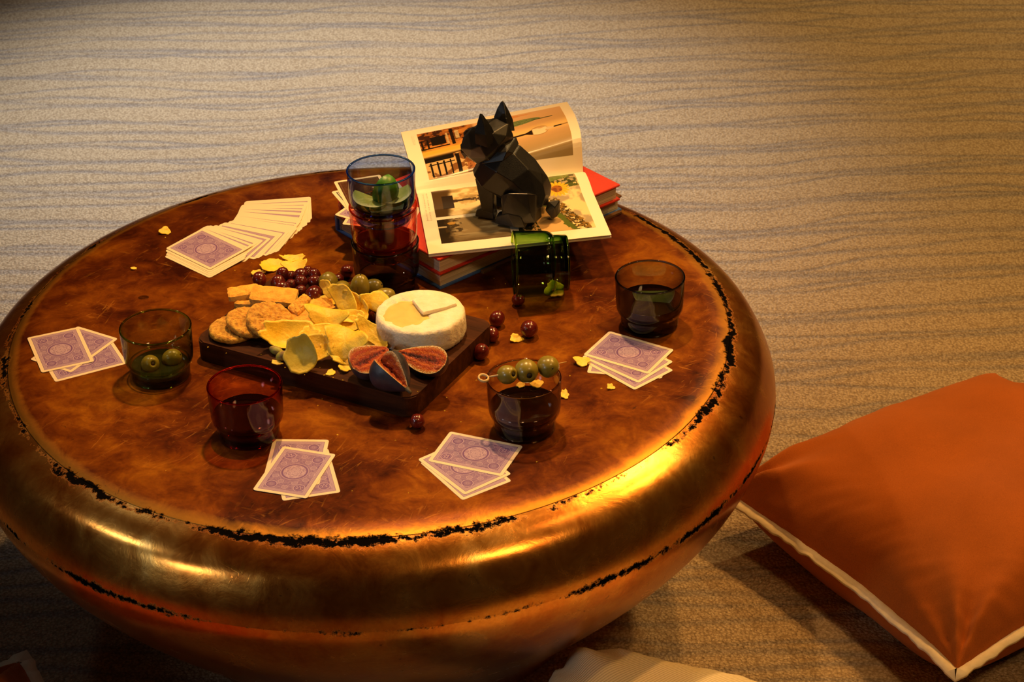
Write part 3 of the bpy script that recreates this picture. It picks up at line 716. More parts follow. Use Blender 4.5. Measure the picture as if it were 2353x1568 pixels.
# ================================================================== DOG FIGURINE
dogm = simple('black_resin', (0.011, 0.0100, 0.0095), (0.005, 0.0047, 0.0045), 0.36, 220, bstr=0.25, bdist=0.0006, bscale=900, spec=0.6)
dz = OZ + 0.0105
dpos = back(1183, 485, dz)
dog = tag(empty('dog_figurine', (dpos[0], dpos[1], dz - 0.0015), (0, 0, math.radians(163))), 'black faceted bulldog figurine with pointed ears sitting on the open book', 'figurine'); dog.scale = (0.955, 0.955, 0.955)
mm = lambda pts: [(x / 1000, y / 1000, z / 1000) for x, y, z in pts]
def sym(pts): return pts + [(x, -y, z) for x, y, z in pts if abs(y) > 1e-6]
BV = 0.0007
hull('body', mm(sym([(-47, 15, 38), (-49, 0, 30), (-44, 24, 24), (-43, 12, 52), (-38, 0, 62), (-25, 16, 74), (-6, 14, 92), (6, 0, 98), (8, 19, 94),
                     (14, 33, 74), (-6, 31, 62), (38, 22, 80), (42, 0, 84), (54, 9, 60), (48, 23, 60), (36, 30, 48), (42, 12, 40), (14, 27, 36), (-6, 24, 22), (-30, 28, 20)])), dogm, dog, BV)
hull('neck', mm(sym([(44, 16, 74), (48, 0, 72), (34, 26, 80), (6, 27, 88), (-4, 14, 94), (34, 18, 92), (2, 22, 100), (12, 0, 104), (42, 0, 88)])), dogm, dog, BV)
hR = Matrix.Rotation(math.radians(-20), 3, 'Z'); hO = Vector((24, 0, 94))
def hd(pts): return [tuple((hR @ Vector(p) + hO) / 1000) for p in pts]
head = hull('head', hd(sym([(44, 13, 6), (47, 0, 0), (46, 17, -8), (40, 14, -19), (38, 0, -21), (41, 7, 14), (31, 17, 18), (26, 14, 26), (29, 0, 23), (8, 20, 33), (6, 0, 32), (-9, 18, 29), (-18, 0, 20), (-18, 16, 13),
                     (18, 29, 2), (24, 25, -13), (2, 31, 12), (-6, 29, -2), (10, 20, -24), (-8, 20, -14)])), dogm, dog, BV)
hull('nose', hd(sym([(43, 7, 14), (49, 5, 9), (47, 7, 4), (38, 6, 17), (49, 0, 11)])), dogm, head)
hull('brow', hd(sym([(34, 3, 20), (24, 15, 27), (33, 15, 14), (20, 8, 31), (12, 18, 30)])), dogm, head)
for s in (1, -1):
    hull('ear', hd([(x, s * y, z) for x, y, z in [(11, 11, 20), (9, 31, 14), (-10, 30, 13), (-12, 13, 20), (12, 13, 34), (9, 32, 30), (-7, 30, 30), (-7, 16, 36), (9, 17, 46), (7, 28, 45), (-2, 26, 45), (6, 21, 54), (5, 25, 56), (2, 23, 55)]]), dogm, head, BV)
    hull('jowl', hd([(x, s * y, z) for x, y, z in [(45, 4, 2), (47, 15, -4), (44, 18, -14), (36, 20, -20), (30, 22, -8), (34, 18, 4), (40, 4, -18)]]), dogm, head)
    leg = hull('front_leg', mm([(x, s * y, z) for x, y, z in [(46, 8, 58), (46, 25, 56), (20, 29, 54), (22, 10, 50), (38, 10, 10), (38, 25, 10), (22, 26, 8), (22, 10, 8), (42, 23, 32)]]), dogm, dog, BV)
    hull('front_paw', mm([(x, s * y, z) for x, y, z in [(48, 10, 0), (48, 25, 0), (21, 27, 0), (21, 9, 0), (46, 11, 9), (46, 24, 9), (23, 25, 14), (23, 10, 14), (39, 24, 13), (39, 11, 13)]]), dogm, leg, BV)
    thigh = hull('hind_leg', mm([(x, s * y, z) for x, y, z in [(-42, 16, 6), (-38, 34, 6), (-14, 40, 4), (6, 38, 10), (9, 30, 34), (7, 36, 42), (-4, 39, 48), (-28, 34, 48), (-36, 26, 44), (-40, 18, 36), (-8, 20, 30), (-10, 18, 4), (-32, 37, 22), (4, 40, 26)]]), dogm, dog, BV)
    hull('hind_paw', mm([(x, s * y, z) for x, y, z in [(16, 24, 0), (17, 38, 0), (-12, 43, 0), (-26, 40, 0), (-26, 22, 0), (14, 26, 12), (14, 38, 11), (-2, 41, 19), (-20, 40, 16), (-2, 24, 18)]]), dogm, thigh, BV)
hull('tail', mm([(-44, 8, 12), (-44, -8, 12), (-60, 7, 4), (-62, -4, 6), (-58, 8, 18), (-62, -2, 24), (-50, -8, 20), (-48, 6, 24), (-54, 8, 0), (-48, -8, 0)]), dogm, dog, BV)

# ================================================================== GLASSES
GR, GH = 0.0418, 0.066
def glass_profile():
    outer = smooth_profile([(0.0325, 0.0), (0.0343, 0.0012), (0.0347, 0.006), (0.0350, 0.0145), (0.0352, 0.0172), (0.0378, 0.0200), (0.0398, 0.0245), (0.0406, 0.031), (0.0411, 0.045), (0.0416, 0.060), (GR, GH - 0.0006)], 4)
    rim = [(GR - 0.0004, GH), (GR - 0.0012, GH + 0.0001), (GR - 0.0018, GH - 0.0008)]
    inner = smooth_profile([(0.0397, 0.058), (0.0392, 0.045), (0.0387, 0.032), (0.0379, 0.026), (0.0350, 0.0222), (0.0333, 0.0180), (0.0328, 0.010), (0.031, 0.0068), (0.024, 0.0056), (0.0, 0.0054)], 4)
    return [(0.0, 0.0008), (0.028, 0.0008)] + outer + rim + inner
_gv, _gf = lathe_data(glass_profile(), 72)
def torus_data(R, z, r, n=72, m=10):
    vs = [((R + r * math.cos(2 * math.pi * j / m)) * math.cos(2 * math.pi * i / n), (R + r * math.cos(2 * math.pi * j / m)) * math.sin(2 * math.pi * i / n), z + r * math.sin(2 * math.pi * j / m)) for i in range(n) for j in range(m)]
    fs = [(i * m + j, ((i + 1) % n) * m + j, ((i + 1) % n) * m + (j + 1) % m, i * m + (j + 1) % m) for i in range(n) for j in range(m)]
    return vs, fs
def rim_glass(name, tint):
    """thick rounded bead of the same glass: real refraction"""
    m = bpy.data.materials.new(name + '_bead'); m.use_nodes = True; nt = m.node_tree
    for n in list(nt.nodes): nt.nodes.remove(n)
    out = N(nt, 'ShaderNodeOutputMaterial'); g = N(nt, 'ShaderNodeBsdfGlass'); g.inputs['IOR'].default_value = 1.52; g.inputs['Roughness'].default_value = 0.0
    g.inputs['Color'].default_value = (*[x ** 0.5 for x in tint], 1); nt.links.new(g.outputs[0], out.inputs['Surface']); return m
def tumbler(label, mat, loc=(0, 0, 0), rot=(0, 0, 0)):
    o = mesh_obj('glass_tumbler', _gv, _gf, mat); o.location = loc; o.rotation_euler = rot
    tint = GTINT[mat.name]
    for nm, R_, z_, r_ in (('rim', GR - 0.00095, GH - 0.0004, 0.00125), ('shoulder_ring', 0.0351, 0.0186, 0.00095), ('foot_ring', 0.0330, 0.0012, 0.0012)):
        v, f = torus_data(R_, z_, r_); mesh_obj(nm, v, f, tint, o)
    return tag(o, label, 'glass')
def rim_pos(lx, rx, cy, h):
    a, b = back(lx, cy, TZ + h), back(rx, cy, TZ + h); c = (a + b) / 2
    return (c[0], c[1])
gm = dict(green=glass_mat('olive_green_glass', (0.45, 0.58, 0.08), 250), red=glass_mat('red_glass', (0.80, 0.05, 0.03), 380),
          smoke=glass_mat('brown_smoke_glass', (0.55, 0.38, 0.28), 170), grey=glass_mat('grey_glass', (0.28, 0.31, 0.40), 320),
          blue=glass_mat('blue_glass', (0.15, 0.38, 0.88), 320), amber=glass_mat('amber_glass', (0.92, 0.20, 0.03), 260), bright=glass_mat('bright_green_glass', (0.40, 0.64, 0.03), 520))
gl_left = rim_pos(273, 440.5, 751, GH); gl_red = rim_pos(471, 652, 884, GH); gl_ol = rim_pos(1117, 1290, 869, GH); gl_rt = rim_pos(1415, 1572.5, 636, GH)
STEP = 0.0492
gl_st = rim_pos(798, 951.5, 389.5, GH + 2 * STEP)
tumbler('olive green glass tumbler next to a hand of cards, holding olives', gm['green'], (*gl_left, TZ))
tumbler('dark red glass tumbler in front of the serving board', gm['red'], (*gl_red, TZ))
tumbler('brown-tinted glass tumbler with an olive pick across its rim', gm['smoke'], (*gl_ol, TZ))
tumbler('grey glass tumbler with a lime slice in dark drink', gm['grey'], (*gl_rt, TZ))
tumbler('grey glass tumbler at the bottom of the stack of three', gm['grey'], (*gl_st, TZ))
tumbler('amber glass tumbler in the middle of the stack of three', gm['amber'], (*gl_st, TZ + STEP))
tumbler('blue glass tumbler with limes on top of the stack of three', gm['blue'], (*gl_st, TZ + 2 * STEP))
# the tipped-over glass: mouth to the left
gc = back(1243, 606, TZ + 0.0412)
fallen = tumbler('bright green glass tumbler tipped over on its side beside the books', gm['bright'])
ax = Vector((-math.cos(math.radians(4)), -math.sin(math.radians(4)), 0.0)); ax.z = 0.026; ax.normalize()
fallen.rotation_euler = ax.to_track_quat('Z', 'Y').to_euler()
_fv = all_verts(fallen); c0 = Vector((gc[0], gc[1], 0)) - ax * (GH / 2); fallen.location = (c0.x, c0.y, TZ - _fv[:, 2].min())

cola = simple('cola', (0.012, 0.0035, 0.0015), (0.010, 0.003, 0.001), 0.04, 10, spec=0.6)
def drink(loc, z0, level, mat, label):
    inner = [(0.0, 0.0057), (0.024, 0.0059), (0.0308, 0.0071), (0.0325, 0.0102), (0.0330, 0.0180), (0.0347, 0.0224), (0.0375, 0.0262), (0.0384, 0.032), (0.0388, 0.04), (0.0393, 0.055)]
    prof = [p for p in inner if p[1] < level - 1e-4]
    r = float(np.interp(level, [p[1] for p in inner], [p[0] for p in inner])); prof += [(r, level), (r * 0.96, level - 0.0006), (0.0, level - 0.0007)]
    o = lathe('drink', prof, mat, None, 64); o.location = (*loc, z0); return tag(o, label, 'drink')
drink(gl_red, TZ, 0.030, cola, 'dark drink in the red glass')
drink(gl_ol, TZ, 0.032, cola, 'dark cola in the brown glass under the olive pick')
drink(gl_rt, TZ, 0.034, cola, 'dark cola in the grey glass under the lime slice')
drink(gl_left, TZ, 0.016, simple('green_drink', (0.02, 0.03, 0.008), (0.015, 0.02, 0.006), 0.05, 10), 'shallow dark drink in the olive green glass')
drink(gl_st, TZ + 2 * STEP, 0.020, cola, 'dark drink under the limes in the blue glass')
drink(gl_st, TZ + STEP, 0.022, simple('amber_drink', (0.16, 0.02, 0.006), (0.12, 0.012, 0.004), 0.05, 10), 'amber drink in the middle glass of the stack')

# ================================================================== SERVING BOARD
BT = TZ + 0.027
bd_L, bd_F, bd_R = back(446, 781, BT), back(946, 919, BT), back(1115, 735, BT)
e1 = bd_L - bd_F; w1 = np.linalg.norm(e1); e1 /= w1; e2 = np.array([e1[1], -e1[0], 0]); w2 = float((bd_R - bd_F) @ e2)
bc = bd_F + e1 * w1 / 2 + e2 * w2 / 2; e1b, e2b = e1.copy(), e2.copy()
def wood_mat():
    m, nt, b = new_mat('dark_walnut')
    v = objcoord(nt, (6, 90, 60)); n = noise_tex(nt, v, 1.0, 6, 0.6, 0.6)
    f = noise_tex(nt, objcoord(nt, (30, 700, 300)), 1.0, 3, 0.6)
    c = ramp(nt, n, [(0.3, (0.022, 0.0065, 0.002)), (0.55, (0.065, 0.019, 0.005)), (0.75, (0.11, 0.035, 0.009))]).outputs[0]
    c = mixc(nt, 0.5, c, ramp(nt, f, [(0.35, (0.6,) * 3), (0.7, (1.2,) * 3)]).outputs[0], 'MULTIPLY')
    nt.links.new(c, b.inputs['Base Color']); b.inputs['Roughness'].default_value = 0.6; b.inputs['Specular IOR Level'].default_value = 0.12
    bump(nt, b, f, 0.15, 0.0005); return m
sb = prism('serving_board', rounded_rect(w1, w2, 0.013, 6), 0, BT - TZ, wood_mat(), None, 0.0015)
sb.location = (bc[0], bc[1], TZ); sb.rotation_euler = (0, 0, math.atan2(e1[1], e1[0]))
tag(sb, 'thick dark walnut serving board with rounded corners holding cheese and snacks', 'board')

# ================================================================== CHEESE
ch_c = back(966, 714, BT + 0.032)
chz = empty('soft_cheese', (ch_c[0], ch_c[1], BT)); tag(chz, 'round white-rinded soft cheese cut open on top, on the board', 'cheese')
CR, CHH = 0.0528, 0.0325
rind = simple('white_rind', (0.95, 0.88, 0.68), (0.86, 0.72, 0.46), 0.7, 55, bstr=0.9, bdist=0.0020, bscale=170, sss=0.15)
cream = simple('runny_cream', (0.88, 0.66, 0.22), (0.84, 0.58, 0.16), 0.18, 60, bstr=0.3, bdist=0.001, bscale=120, sss=0.25, coat=0.5)
seg, vs, fs = 120, [], []
prof = [(0.0, 0.0005), (0.6, 0.0004), (0.92, 0.0005), (0.985, 0.003), (1.0, 0.008), (1.005, 0.016), (0.998, 0.024), (0.985, 0.0285), (0.955, 0.0312), (0.90, 0.0322), (0.82, 0.0322), (0.72, 0.032), (0.6, 0.0318), (0.45, 0.0316), (0.3, 0.0316), (0.15, 0.0316), (0.0, 0.0316)]
for i, (r, z) in enumerate(prof):
    for k in range(seg):
        a = 2 * math.pi * k / seg
        wob = 1 + 0.018 * vnoise(math.cos(a) * 2.2, math.sin(a) * 2.2, 1) + (0.010 * vnoise(math.cos(a) * 9, math.sin(a) * 9, z * 60) if 0.8 < r else 0)
        ridge = (0.022 * max(0.0, vnoise(a * 6, 4.0, z * 30)) - 0.014 * math.exp(-(vnoise(a * 5, 9.0, z * 12) / 0.05) ** 2)) if r > 0.95 else 0
        x, y = CR * r * (wob + ridge) * math.cos(a), CR * r * (wob + ridge) * math.sin(a)
        zz = z
        if z > 0.028 and r < 0.93:
            zz += 0.0011 * vnoise(x * 90, y * 90, 3) + 0.0005 * vnoise(x * 260, y * 260, 5)
            d = math.hypot((x + 0.016) / 0.029, (y + 0.001) / 0.033) + 0.30 * vnoise(x * 110, y * 110, 9)
            zz -= 0.0042 * max(0, min(1, (1.08 - d) / 0.22))
        vs.append((x, y, zz))
for i in range(len(prof) - 1):
    for k in range(seg):
        k2 = (k + 1) % seg; fs.append((i * seg + k, i * seg + k2, (i + 1) * seg + k2, (i + 1) * seg + k))
mesh_obj('rind', vs, fs, rind, chz)
# creamy pool filling the cut
pv, pf = [(-0.016, -0.001, 0.0301)], []
for j in range(1, 8):
    for k in range(48):
        a = 2 * math.pi * k / 48; q = j / 7
        x, y = -0.016 + 0.0290 * q * math.cos(a), -0.001 + 0.0330 * q * math.sin(a)
        pv.append((x, y, 0.0298 + 0.0010 * vnoise(x * 120, y * 120, 2) - (0.0018 if j == 7 else 0)))
for k in range(48): pf.append((0, 1 + k, 1 + (k + 1) % 48))
for j in range(6):
    for k in range(48): k2 = (k + 1) % 48; pf.append((1 + j * 48 + k, 1 + (j + 1) * 48 + k, 1 + (j + 1) * 48 + k2, 1 + j * 48 + k2))
po = mesh_obj('melted_centre', pv, pf, cream, chz); po['label'] = 'runny yellow cheese centre'
# loose wedge of rind lying on top
wp = [(-0.0105, 0.0215), (0.000, 0.0275), (0.018, 0.030), (0.034, 0.0245), (0.0415, 0.0165), (0.043, 0.0085), (0.030, 0.0010), (0.016, -0.0055), (0.0035, -0.0105), (0.0005, -0.006), (-0.004, 0.006)]
bm = bmesh.new()
lo = [bm.verts.new((x, y, 0.0312)) for x, y in wp]; hi = [bm.verts.new((x * 0.985 + 0.0003, y * 0.985, 0.0356 + 0.0008 * vnoise(x * 80, y * 80, 4))) for x, y in wp]
bm.faces.new(lo[::-1]); bm.faces.new(hi)
for i in range(len(wp)): j = (i + 1) % len(wp); bm.faces.new((lo[i], lo[j], hi[j], hi[i]))
bmesh.ops.bevel(bm, geom=[e for e in bm.edges if abs(e.verts[0].co.z - e.verts[1].co.z) < 0.002], offset=0.0008, segments=2, affect='EDGES')
bm_obj('rind_wedge', bm, rind, chz)

# ================================================================== FRUIT WEDGES (figs, limes)
def flesh_mat(name, stops, scale=420, rough=0.3, bs=0.7, bd=0.0012, vary=0.75):
    m, nt, b = new_mat(name)
    a = N(nt, 'ShaderNodeAttribute', _attribute_name='rho'); v = objcoord(nt)
    n = noise_tex(nt, v, scale, 4, 0.65)
    f = mathn(nt, 'ADD', a.outputs['Fac'], mathn(nt, 'MULTIPLY', mathn(nt, 'SUBTRACT', n, 0.5), vary))
    r = ramp(nt, f, stops); nt.links.new(r.outputs[0], b.inputs['Base Color']); b.inputs['Roughness'].default_value = rough
    bump(nt, b, n, bs, bd); return m
fig_skin = simple('fig_skin', (0.020, 0.018, 0.030), (0.045, 0.040, 0.055), 0.42, 90, bstr=0.3, bdist=0.0008, bscale=300)
fig_flesh = flesh_mat('fig_flesh', [(0.05, (0.10, 0.008, 0.003)), (0.25, (0.42, 0.045, 0.006)), (0.42, (0.66, 0.16, 0.018)), (0.56, (0.36, 0.030, 0.005)), (0.74, (0.60, 0.12, 0.014)), (0.88, (0.62, 0.26, 0.06)), (0.97, (0.86, 0.66, 0.34))], 520, 0.24, 1.0, 0.003)
lime_skin = simple('lime_skin', (0.06, 0.24, 0.010), (0.035, 0.15, 0.006), 0.35, 150, bstr=0.3, bdist=0.0005, bscale=900)
lime_flesh = flesh_mat('lime_flesh', [(0.0, (0.30, 0.36, 0.06)), (0.5, (0.26, 0.34, 0.045)), (0.80, (0.36, 0.42, 0.09)), (0.90, (0.55, 0.58, 0.22))], 300, 0.3, 0.4, 0.001, 0.3)
def wedge(name, prof, phi0, phi1, skin, flesh, bulge=0.0, seed=0, nphi=28, parent=None, skinname='skin', fleshname='flesh'):
    """solid of revolution about local X kept between two angles: outer skin plus two cut faces"""
    root = parent or empty(name)
    nt_ = len(prof); vs = []; fs = []
    for (x, r) in prof:
        for k in range(nphi + 1):
            a = phi0 + (phi1 - phi0) * k / nphi
            rr = r * (1 + 0.05 * vnoise(x * 60 + seed, math.cos(a) * 1.3, math.sin(a) * 1.3))
            vs.append((x, rr * math.cos(a), rr * math.sin(a)))
    for i in range(nt_ - 1):
        for k in range(nphi): b = i * (nphi + 1) + k; fs.append((b, b + 1, b + nphi + 2, b + nphi + 1))
    mesh_obj(skinname, vs, fs, skin, root, recalc=False)
    for phi in (phi0, phi1):
        nr = 16; fv, ff, rho = [], [], []
        sgn = -1 if phi == phi0 else 1
        nx, ny, nz = 0, -math.sin(phi) * sgn, math.cos(phi) * sgn
        for i, (x, r) in enumerate(prof):
            for j in range(nr + 1):
                q = j / nr
                rr = r * (1 + 0.05 * vnoise(x * 60 + seed, math.cos(phi) * 1.3, math.sin(phi) * 1.3)) * q
                d = bulge * (1 - q ** 4) * (0.6 + 1.1 * vnoise(x * 240 + seed, rr * 240, seed + phi) + 0.5 * vnoise(x * 600, rr * 600 + seed, phi)) * (1 if 0 < i < nt_ - 1 else 0)
                fv.append((x + nx * d, rr * math.cos(phi) + ny * d, rr * math.sin(phi) + nz * d)); rho.append(max(q, abs(2 * i / (nt_ - 1) - 1) ** 6))
        for i in range(nt_ - 1):
            for j in range(nr): b = i * (nr + 1) + j; ff.append((b, b + 1, b + nr + 2, b + nr + 1))
        o = mesh_obj(fleshname, fv, ff, flesh, root, recalc=False)
        at = o.data.attributes.new('rho', 'FLOAT', 'POINT'); at.data.foreach_set('value', rho)
    return root
def fig_prof(L, Rm): # blunt end to stem
    return [(L * (t - 0.45), Rm * (math.sin(math.pi * min(1, t ** 0.72)) ** 0.62) * (1 - 0.45 * t) * 1.25 + 0.0012) for t in [0, .03, .07, .11, .15, .19, .23, .28, .32, .37, .42, .47, .52, .57, .62, .67, .72, .76, .8, .84, .87, .9, .93, .97, 1.0]]
def orient(root, rx, ry, rz):
    root.rotation_euler = (math.radians(rx), math.radians(ry), math.radians(rz)); return root
def add_stem(root, L, ang=0.0):
    vs, fs = lathe_data([(0.0032, 0), (0.0024, 0.004), (0.0020, 0.008), (0.0, 0.0088)], 8)
    vs = [(L * 0.535 + z, x, y) for x, y, z in vs]
    return mesh_obj('stem', vs, fs, simple('fig_stem', (0.10, 0.07, 0.02), (0.05, 0.03, 0.01), 0.6, 200), root)
PI = math.pi
# left fig: half with the cut face up, torn into two lobes
f1 = wedge('fig_piece', fig_prof(0.050, 0.0185), -PI - 0.35, 0.20, fig_skin, fig_flesh, 0.0022, 3)
tag(f1, 'opened fig half, red flesh up, between the chips and the other figs', 'fig', 'fig pieces on the board'); orient(f1, 26, -8, 38); place(f1, 847, 838, BT)
f2 = wedge('fig_piece', fig_prof(0.052, 0.0215), -PI * 0.5 - 2.75, -PI * 0.5 + 2.50, fig_skin, fig_flesh, 0.0020, 11)
tag(f2, 'dark whole fig split by a deep cut, stem pointing to the board corner', 'fig', 'fig pieces on the board'); add_stem(f2, 0.052); orient(f2, 22, 14, -52); place(f2, 898, 858, BT)
f3 = wedge('fig_piece', fig_prof(0.066, 0.0165), -PI - 0.1, 0.1, fig_skin, fig_flesh, 0.0024, 23)
tag(f3, 'long fig half with stem, red flesh up, in front of the cheese', 'fig', 'fig pieces on the board'); add_stem(f3, 0.066); orient(f3, -30, 4, 146); place(f3, 966, 830, BT)

def lime_prof(R, L=None):
    L = L or R * 1.12
    return [(L * math.cos(t), R * math.sin(t) + 0.0002) for t in np.linspace(PI, 0, 15)]
def lime(label, deg, R, rot, loc):
    a = math.radians(deg) / 2
    o = wedge('lime_wedge', lime_prof(R), PI / 2 - a, PI / 2 + a, lime_skin, lime_flesh, 0.0003, R * 1000)
    orient(o, *rot); o.location = loc; return tag(o, label, 'lime', 'limes in the glasses')
sz = TZ + 2 * STEP + 0.0185; sx, sy = gl_st
lime('lime wedge standing point up on the other limes in the blue glass', 120, 0.0185, (90, -72, 12), (sx + 0.003, sy - 0.001, sz + 0.021))
lime('lime wedge with its cut face up at the left wall of the blue glass', 120, 0.021, (158, 8, -30), (sx - 0.013, sy - 0.004, sz + 0.0135))
lime('lime wedge with its cut face up at the right wall of the blue glass', 120, 0.021, (160, -6, 38), (sx + 0.013, sy + 0.003, sz + 0.0150))
lime('lime wedge lying lowest against the near wall of the blue glass', 80, 0.0195, (185, 0, 12), (sx + 0.005, sy - 0.014, sz + 0.0085))
rl = back(1503, 690, TZ + 0.040)
lime('lime slice floating in the grey glass', 62, 0.023, (206, -6, -12), (gl_rt[0] + 0.004, gl_rt[1] - 0.002, TZ + 0.0475))

# ================================================================== GRAPES AND OLIVES
grape_m = simple('grape_skin', (0.17, 0.016, 0.008), (0.075, 0.007, 0.005), 0.22, 70, spec=0.6, coat=0.3, sss=0.1)
olive_m = simple('olive_skin', (0.30, 0.235, 0.030), (0.22, 0.165, 0.018), 0.30, 80, spec=0.5, coat=0.2, sss=0.1)
hole_m = simple('olive_hole', (0.03, 0.02, 0.006), None, 0.7, 80)
def ball(rx, rz, seed, dent=0.0, n=20, m=14):
    vs, fs = [], []
    prof = []
    for i in range(m + 1):
        t = -math.pi / 2 + math.pi * i / m; prof.append((rx * math.cos(t), rz * math.sin(t)))
    vs, fs = lathe_data([(max(r, 1e-7) if 0 < i < m else 0.0, z) for i, (r, z) in enumerate(prof)], n)
    vs = [(x * (1 + 0.03 * vnoise(x * 90 + seed, y * 90, z * 90)), y * (1 + 0.03 * vnoise(y * 90, x * 90 + seed, 1)), z - (dent * math.exp(-((math.hypot(x, y) / (rx * 0.26)) ** 2)) if z > 0 else 0)) for x, y, z in vs]
    return vs, fs
def grape(px, py, d_px, z, label, group, seed, rot=(0, 0, 0)):
    r = d_px / 2 / 1.93 / 1000
    root = empty('grape')
    vs, fs = ball(r, r * 1.12, seed); mesh_obj('skin', vs, fs, grape_m, root)
    sv, sf = lathe_data([(0.0009, r * 1.10), (0.0012, r * 1.14), (0.0, r * 1.155)], 8); mesh_obj('stem_scar', sv, sf, simple('grape_scar', (0.10, 0.05, 0.025), None, 0.7, 100), root)
    orient(root, *rot); tag(root, label, 'grape', group); return place(root, px, py, z)
G = 'red grapes heaped at the back corner of the board'
s3 = 5.8075
gl = [(790, 360, 34, 0), (1095, 285, 30, 6), (1040, 410, 36, 0), (1095, 478, 34, 0), (1210, 430, 27, 1), (1195, 325, 26, 0), (1345, 303, 32, 2), (1525, 303, 30, 2), (1350, 388, 29, 4), (1530, 392, 32, 0), (1345, 508, 27, 0), (1518, 560, 40, 3)]
for i, (x, y, d, lift) in enumerate(gl):
    lab = 'red grape heaped among the other grapes at the back corner of the board'
    if i == 0: lab = 'red grape sitting apart at the left edge of the board above the cracker sticks'
    if i == 11: lab = 'large glossy red grape in front of the heap, behind the broken cracker'
    grape(460 + x / s3, 580 + y / s3, d, BT + lift / 1000, lab, G, i, (random.uniform(20, 90), random.uniform(-30, 30), random.uniform(0, 360)))
grape(707, 621, 23, TZ, 'red grape on the tabletop just behind the heap of grapes', G, 31, (70, 0, 0))
grape(778.6, 641, 24, BT, 'red grape between the green olives at the back edge of the board', G, 32, (60, 0, 0))
grape(796.6, 624, 33, TZ, 'red grape on the tabletop touching the tall stack of glasses', G, 33, (40, 30, 0))
grape(833, 730, 27, BT, 'red grape half hidden between the chips and the cheese', G, 34, (40, 30, 0))
grape(858, 724, 30, BT, 'red grape pressed against the left side of the cheese', G, 35, (40, 30, 0))
G2 = 'loose red grapes on the tabletop'
for i, (x, y, d, lab) in enumerate([(1142, 733, 36, 'loose red grape on the tabletop off the right corner of the board'), (1130, 769, 34, 'loose red grape on the tabletop touching the right side of the board'), (1105, 809, 38, 'loose red grape on the tabletop between the figs and the olive pick glass'),
                                    (1216, 756, 41, 'loose red grape on the tabletop beside a chip fragment, farthest from the board'), (1191, 689, 30, 'dark red grape at the mouth of the tipped green glass'), (959, 968, 33, 'loose red grape on the tabletop in front of the board corner')]):
    grape(x, y, d, TZ, lab, G2, 50 + i, (random.uniform(30, 80), random.uniform(-40, 40), random.uniform(0, 360)))
def olive(px, py, rx, rz, z, rot, label, group, seed, pitted=False):
    root = empty('green_olive')
    vs, fs = ball(rx, rz, seed, 0.0045 if pitted else 0.0006, 28, 24); mesh_obj('skin', vs, fs, olive_m, root)
    if pitted:
        hv, hf = lathe_data([(0.0, rz - 0.0049), (rx * 0.20, rz - 0.0040), (rx * 0.26, rz - 0.0022)], 16); mesh_obj('pit_hole', hv, hf, hole_m, root)
    else:
        hv, hf = lathe_data([(0.0010, rz - 0.0007), (0.0008, rz + 0.0004), (0.0, rz + 0.0006)], 8); mesh_obj('stem_scar', hv, hf, hole_m, root)
    orient(root, *rot); tag(root, label, 'olive', group)
    if z is not None: place(root, px, py, z)
    return root
G3 = 'green olives on the board'
olive(754.7, 648, 0.0120, 0.0130, BT, (-20, -35, 0), 'pitted green olive beside the grape heap, hole facing up', G3, 1, True)
olive(787, 665, 0.0105, 0.0120, BT, (80, 0, -10), 'small green olive with its stem scar towards the chips', G3, 2)
olive(827, 661, 0.0118, 0.0175, BT, (-8, 6, 0), 'tall elongated green olive standing on end', G3, 3)
olive(856, 661, 0.0105, 0.0135, BT, (30, 60, 20), 'green olive behind the tall upright olive', G3, 4)
olive(884, 682, 0.0108, 0.0140, BT, (0, 82, 5), 'green olive lying on its side touching the cheese', G3, 5)
# olives in the green glass
G4 = 'olives inside the olive green glass'
for i, (dx, dy, rz_, lab) in enumerate([(-0.010, -0.006, 20, 'olive inside the olive green glass, nearer the cards'), (0.014, 0.006, 70, 'olive inside the olive green glass, nearer the board')]):
    o = olive(0, 0, 0.0105, 0.0125, None, (60, 20, rz_), lab, G4, 60 + i, i == 0)
    a = all_verts(o); o.location = (gl_left[0] + dx, gl_left[1] + dy, TZ + 0.0085 - a[:, 2].min())
# bamboo pick across the rim with three olives
px0, px1 = back(1122, 868, TZ + 0.0672), back(1302, 833, TZ + 0.0672)
bam = simple('bamboo', (0.72, 0.52, 0.22), (0.60, 0.40, 0.15), 0.5, 200)
pk = empty('cocktail_pick'); tag(pk, 'bamboo cocktail pick with a looped knot resting on the brown glass', 'pick')
d = Vector(px1 - px0); Lp = d.length
bm = bmesh.new(); bmesh.ops.create_cone(bm, segments=10, radius1=0.0011, radius2=0.0004, depth=Lp, cap_ends=True); bm_obj('stick', bm, bam, pk, True)
bm = bmesh.new()
tv, tf = [], []
for i in range(24):
    a = 2 * PI * i / 24
    for j in range(8):
        b = 2 * PI * j / 8; r = 0.0052 + 0.0011 * math.cos(b); tv.append((r * math.cos(a) * 1.35, 0.0018 * math.sin(b), -Lp / 2 - 0.0055 + r * math.sin(a)))
for i in range(24):
    for j in range(8): tf.append((i * 8 + j, ((i + 1) % 24) * 8 + j, ((i + 1) % 24) * 8 + (j + 1) % 8, i * 8 + (j + 1) % 8))
mesh_obj('looped_knot', tv, tf, bam, pk)
pk.rotation_euler = d.to_track_quat('Z', 'Y').to_euler(); mid = (px0 + px1) / 2; pk.location = (mid[0], mid[1], mid[2] + 0.0006)
G5 = 'olives on the cocktail pick'
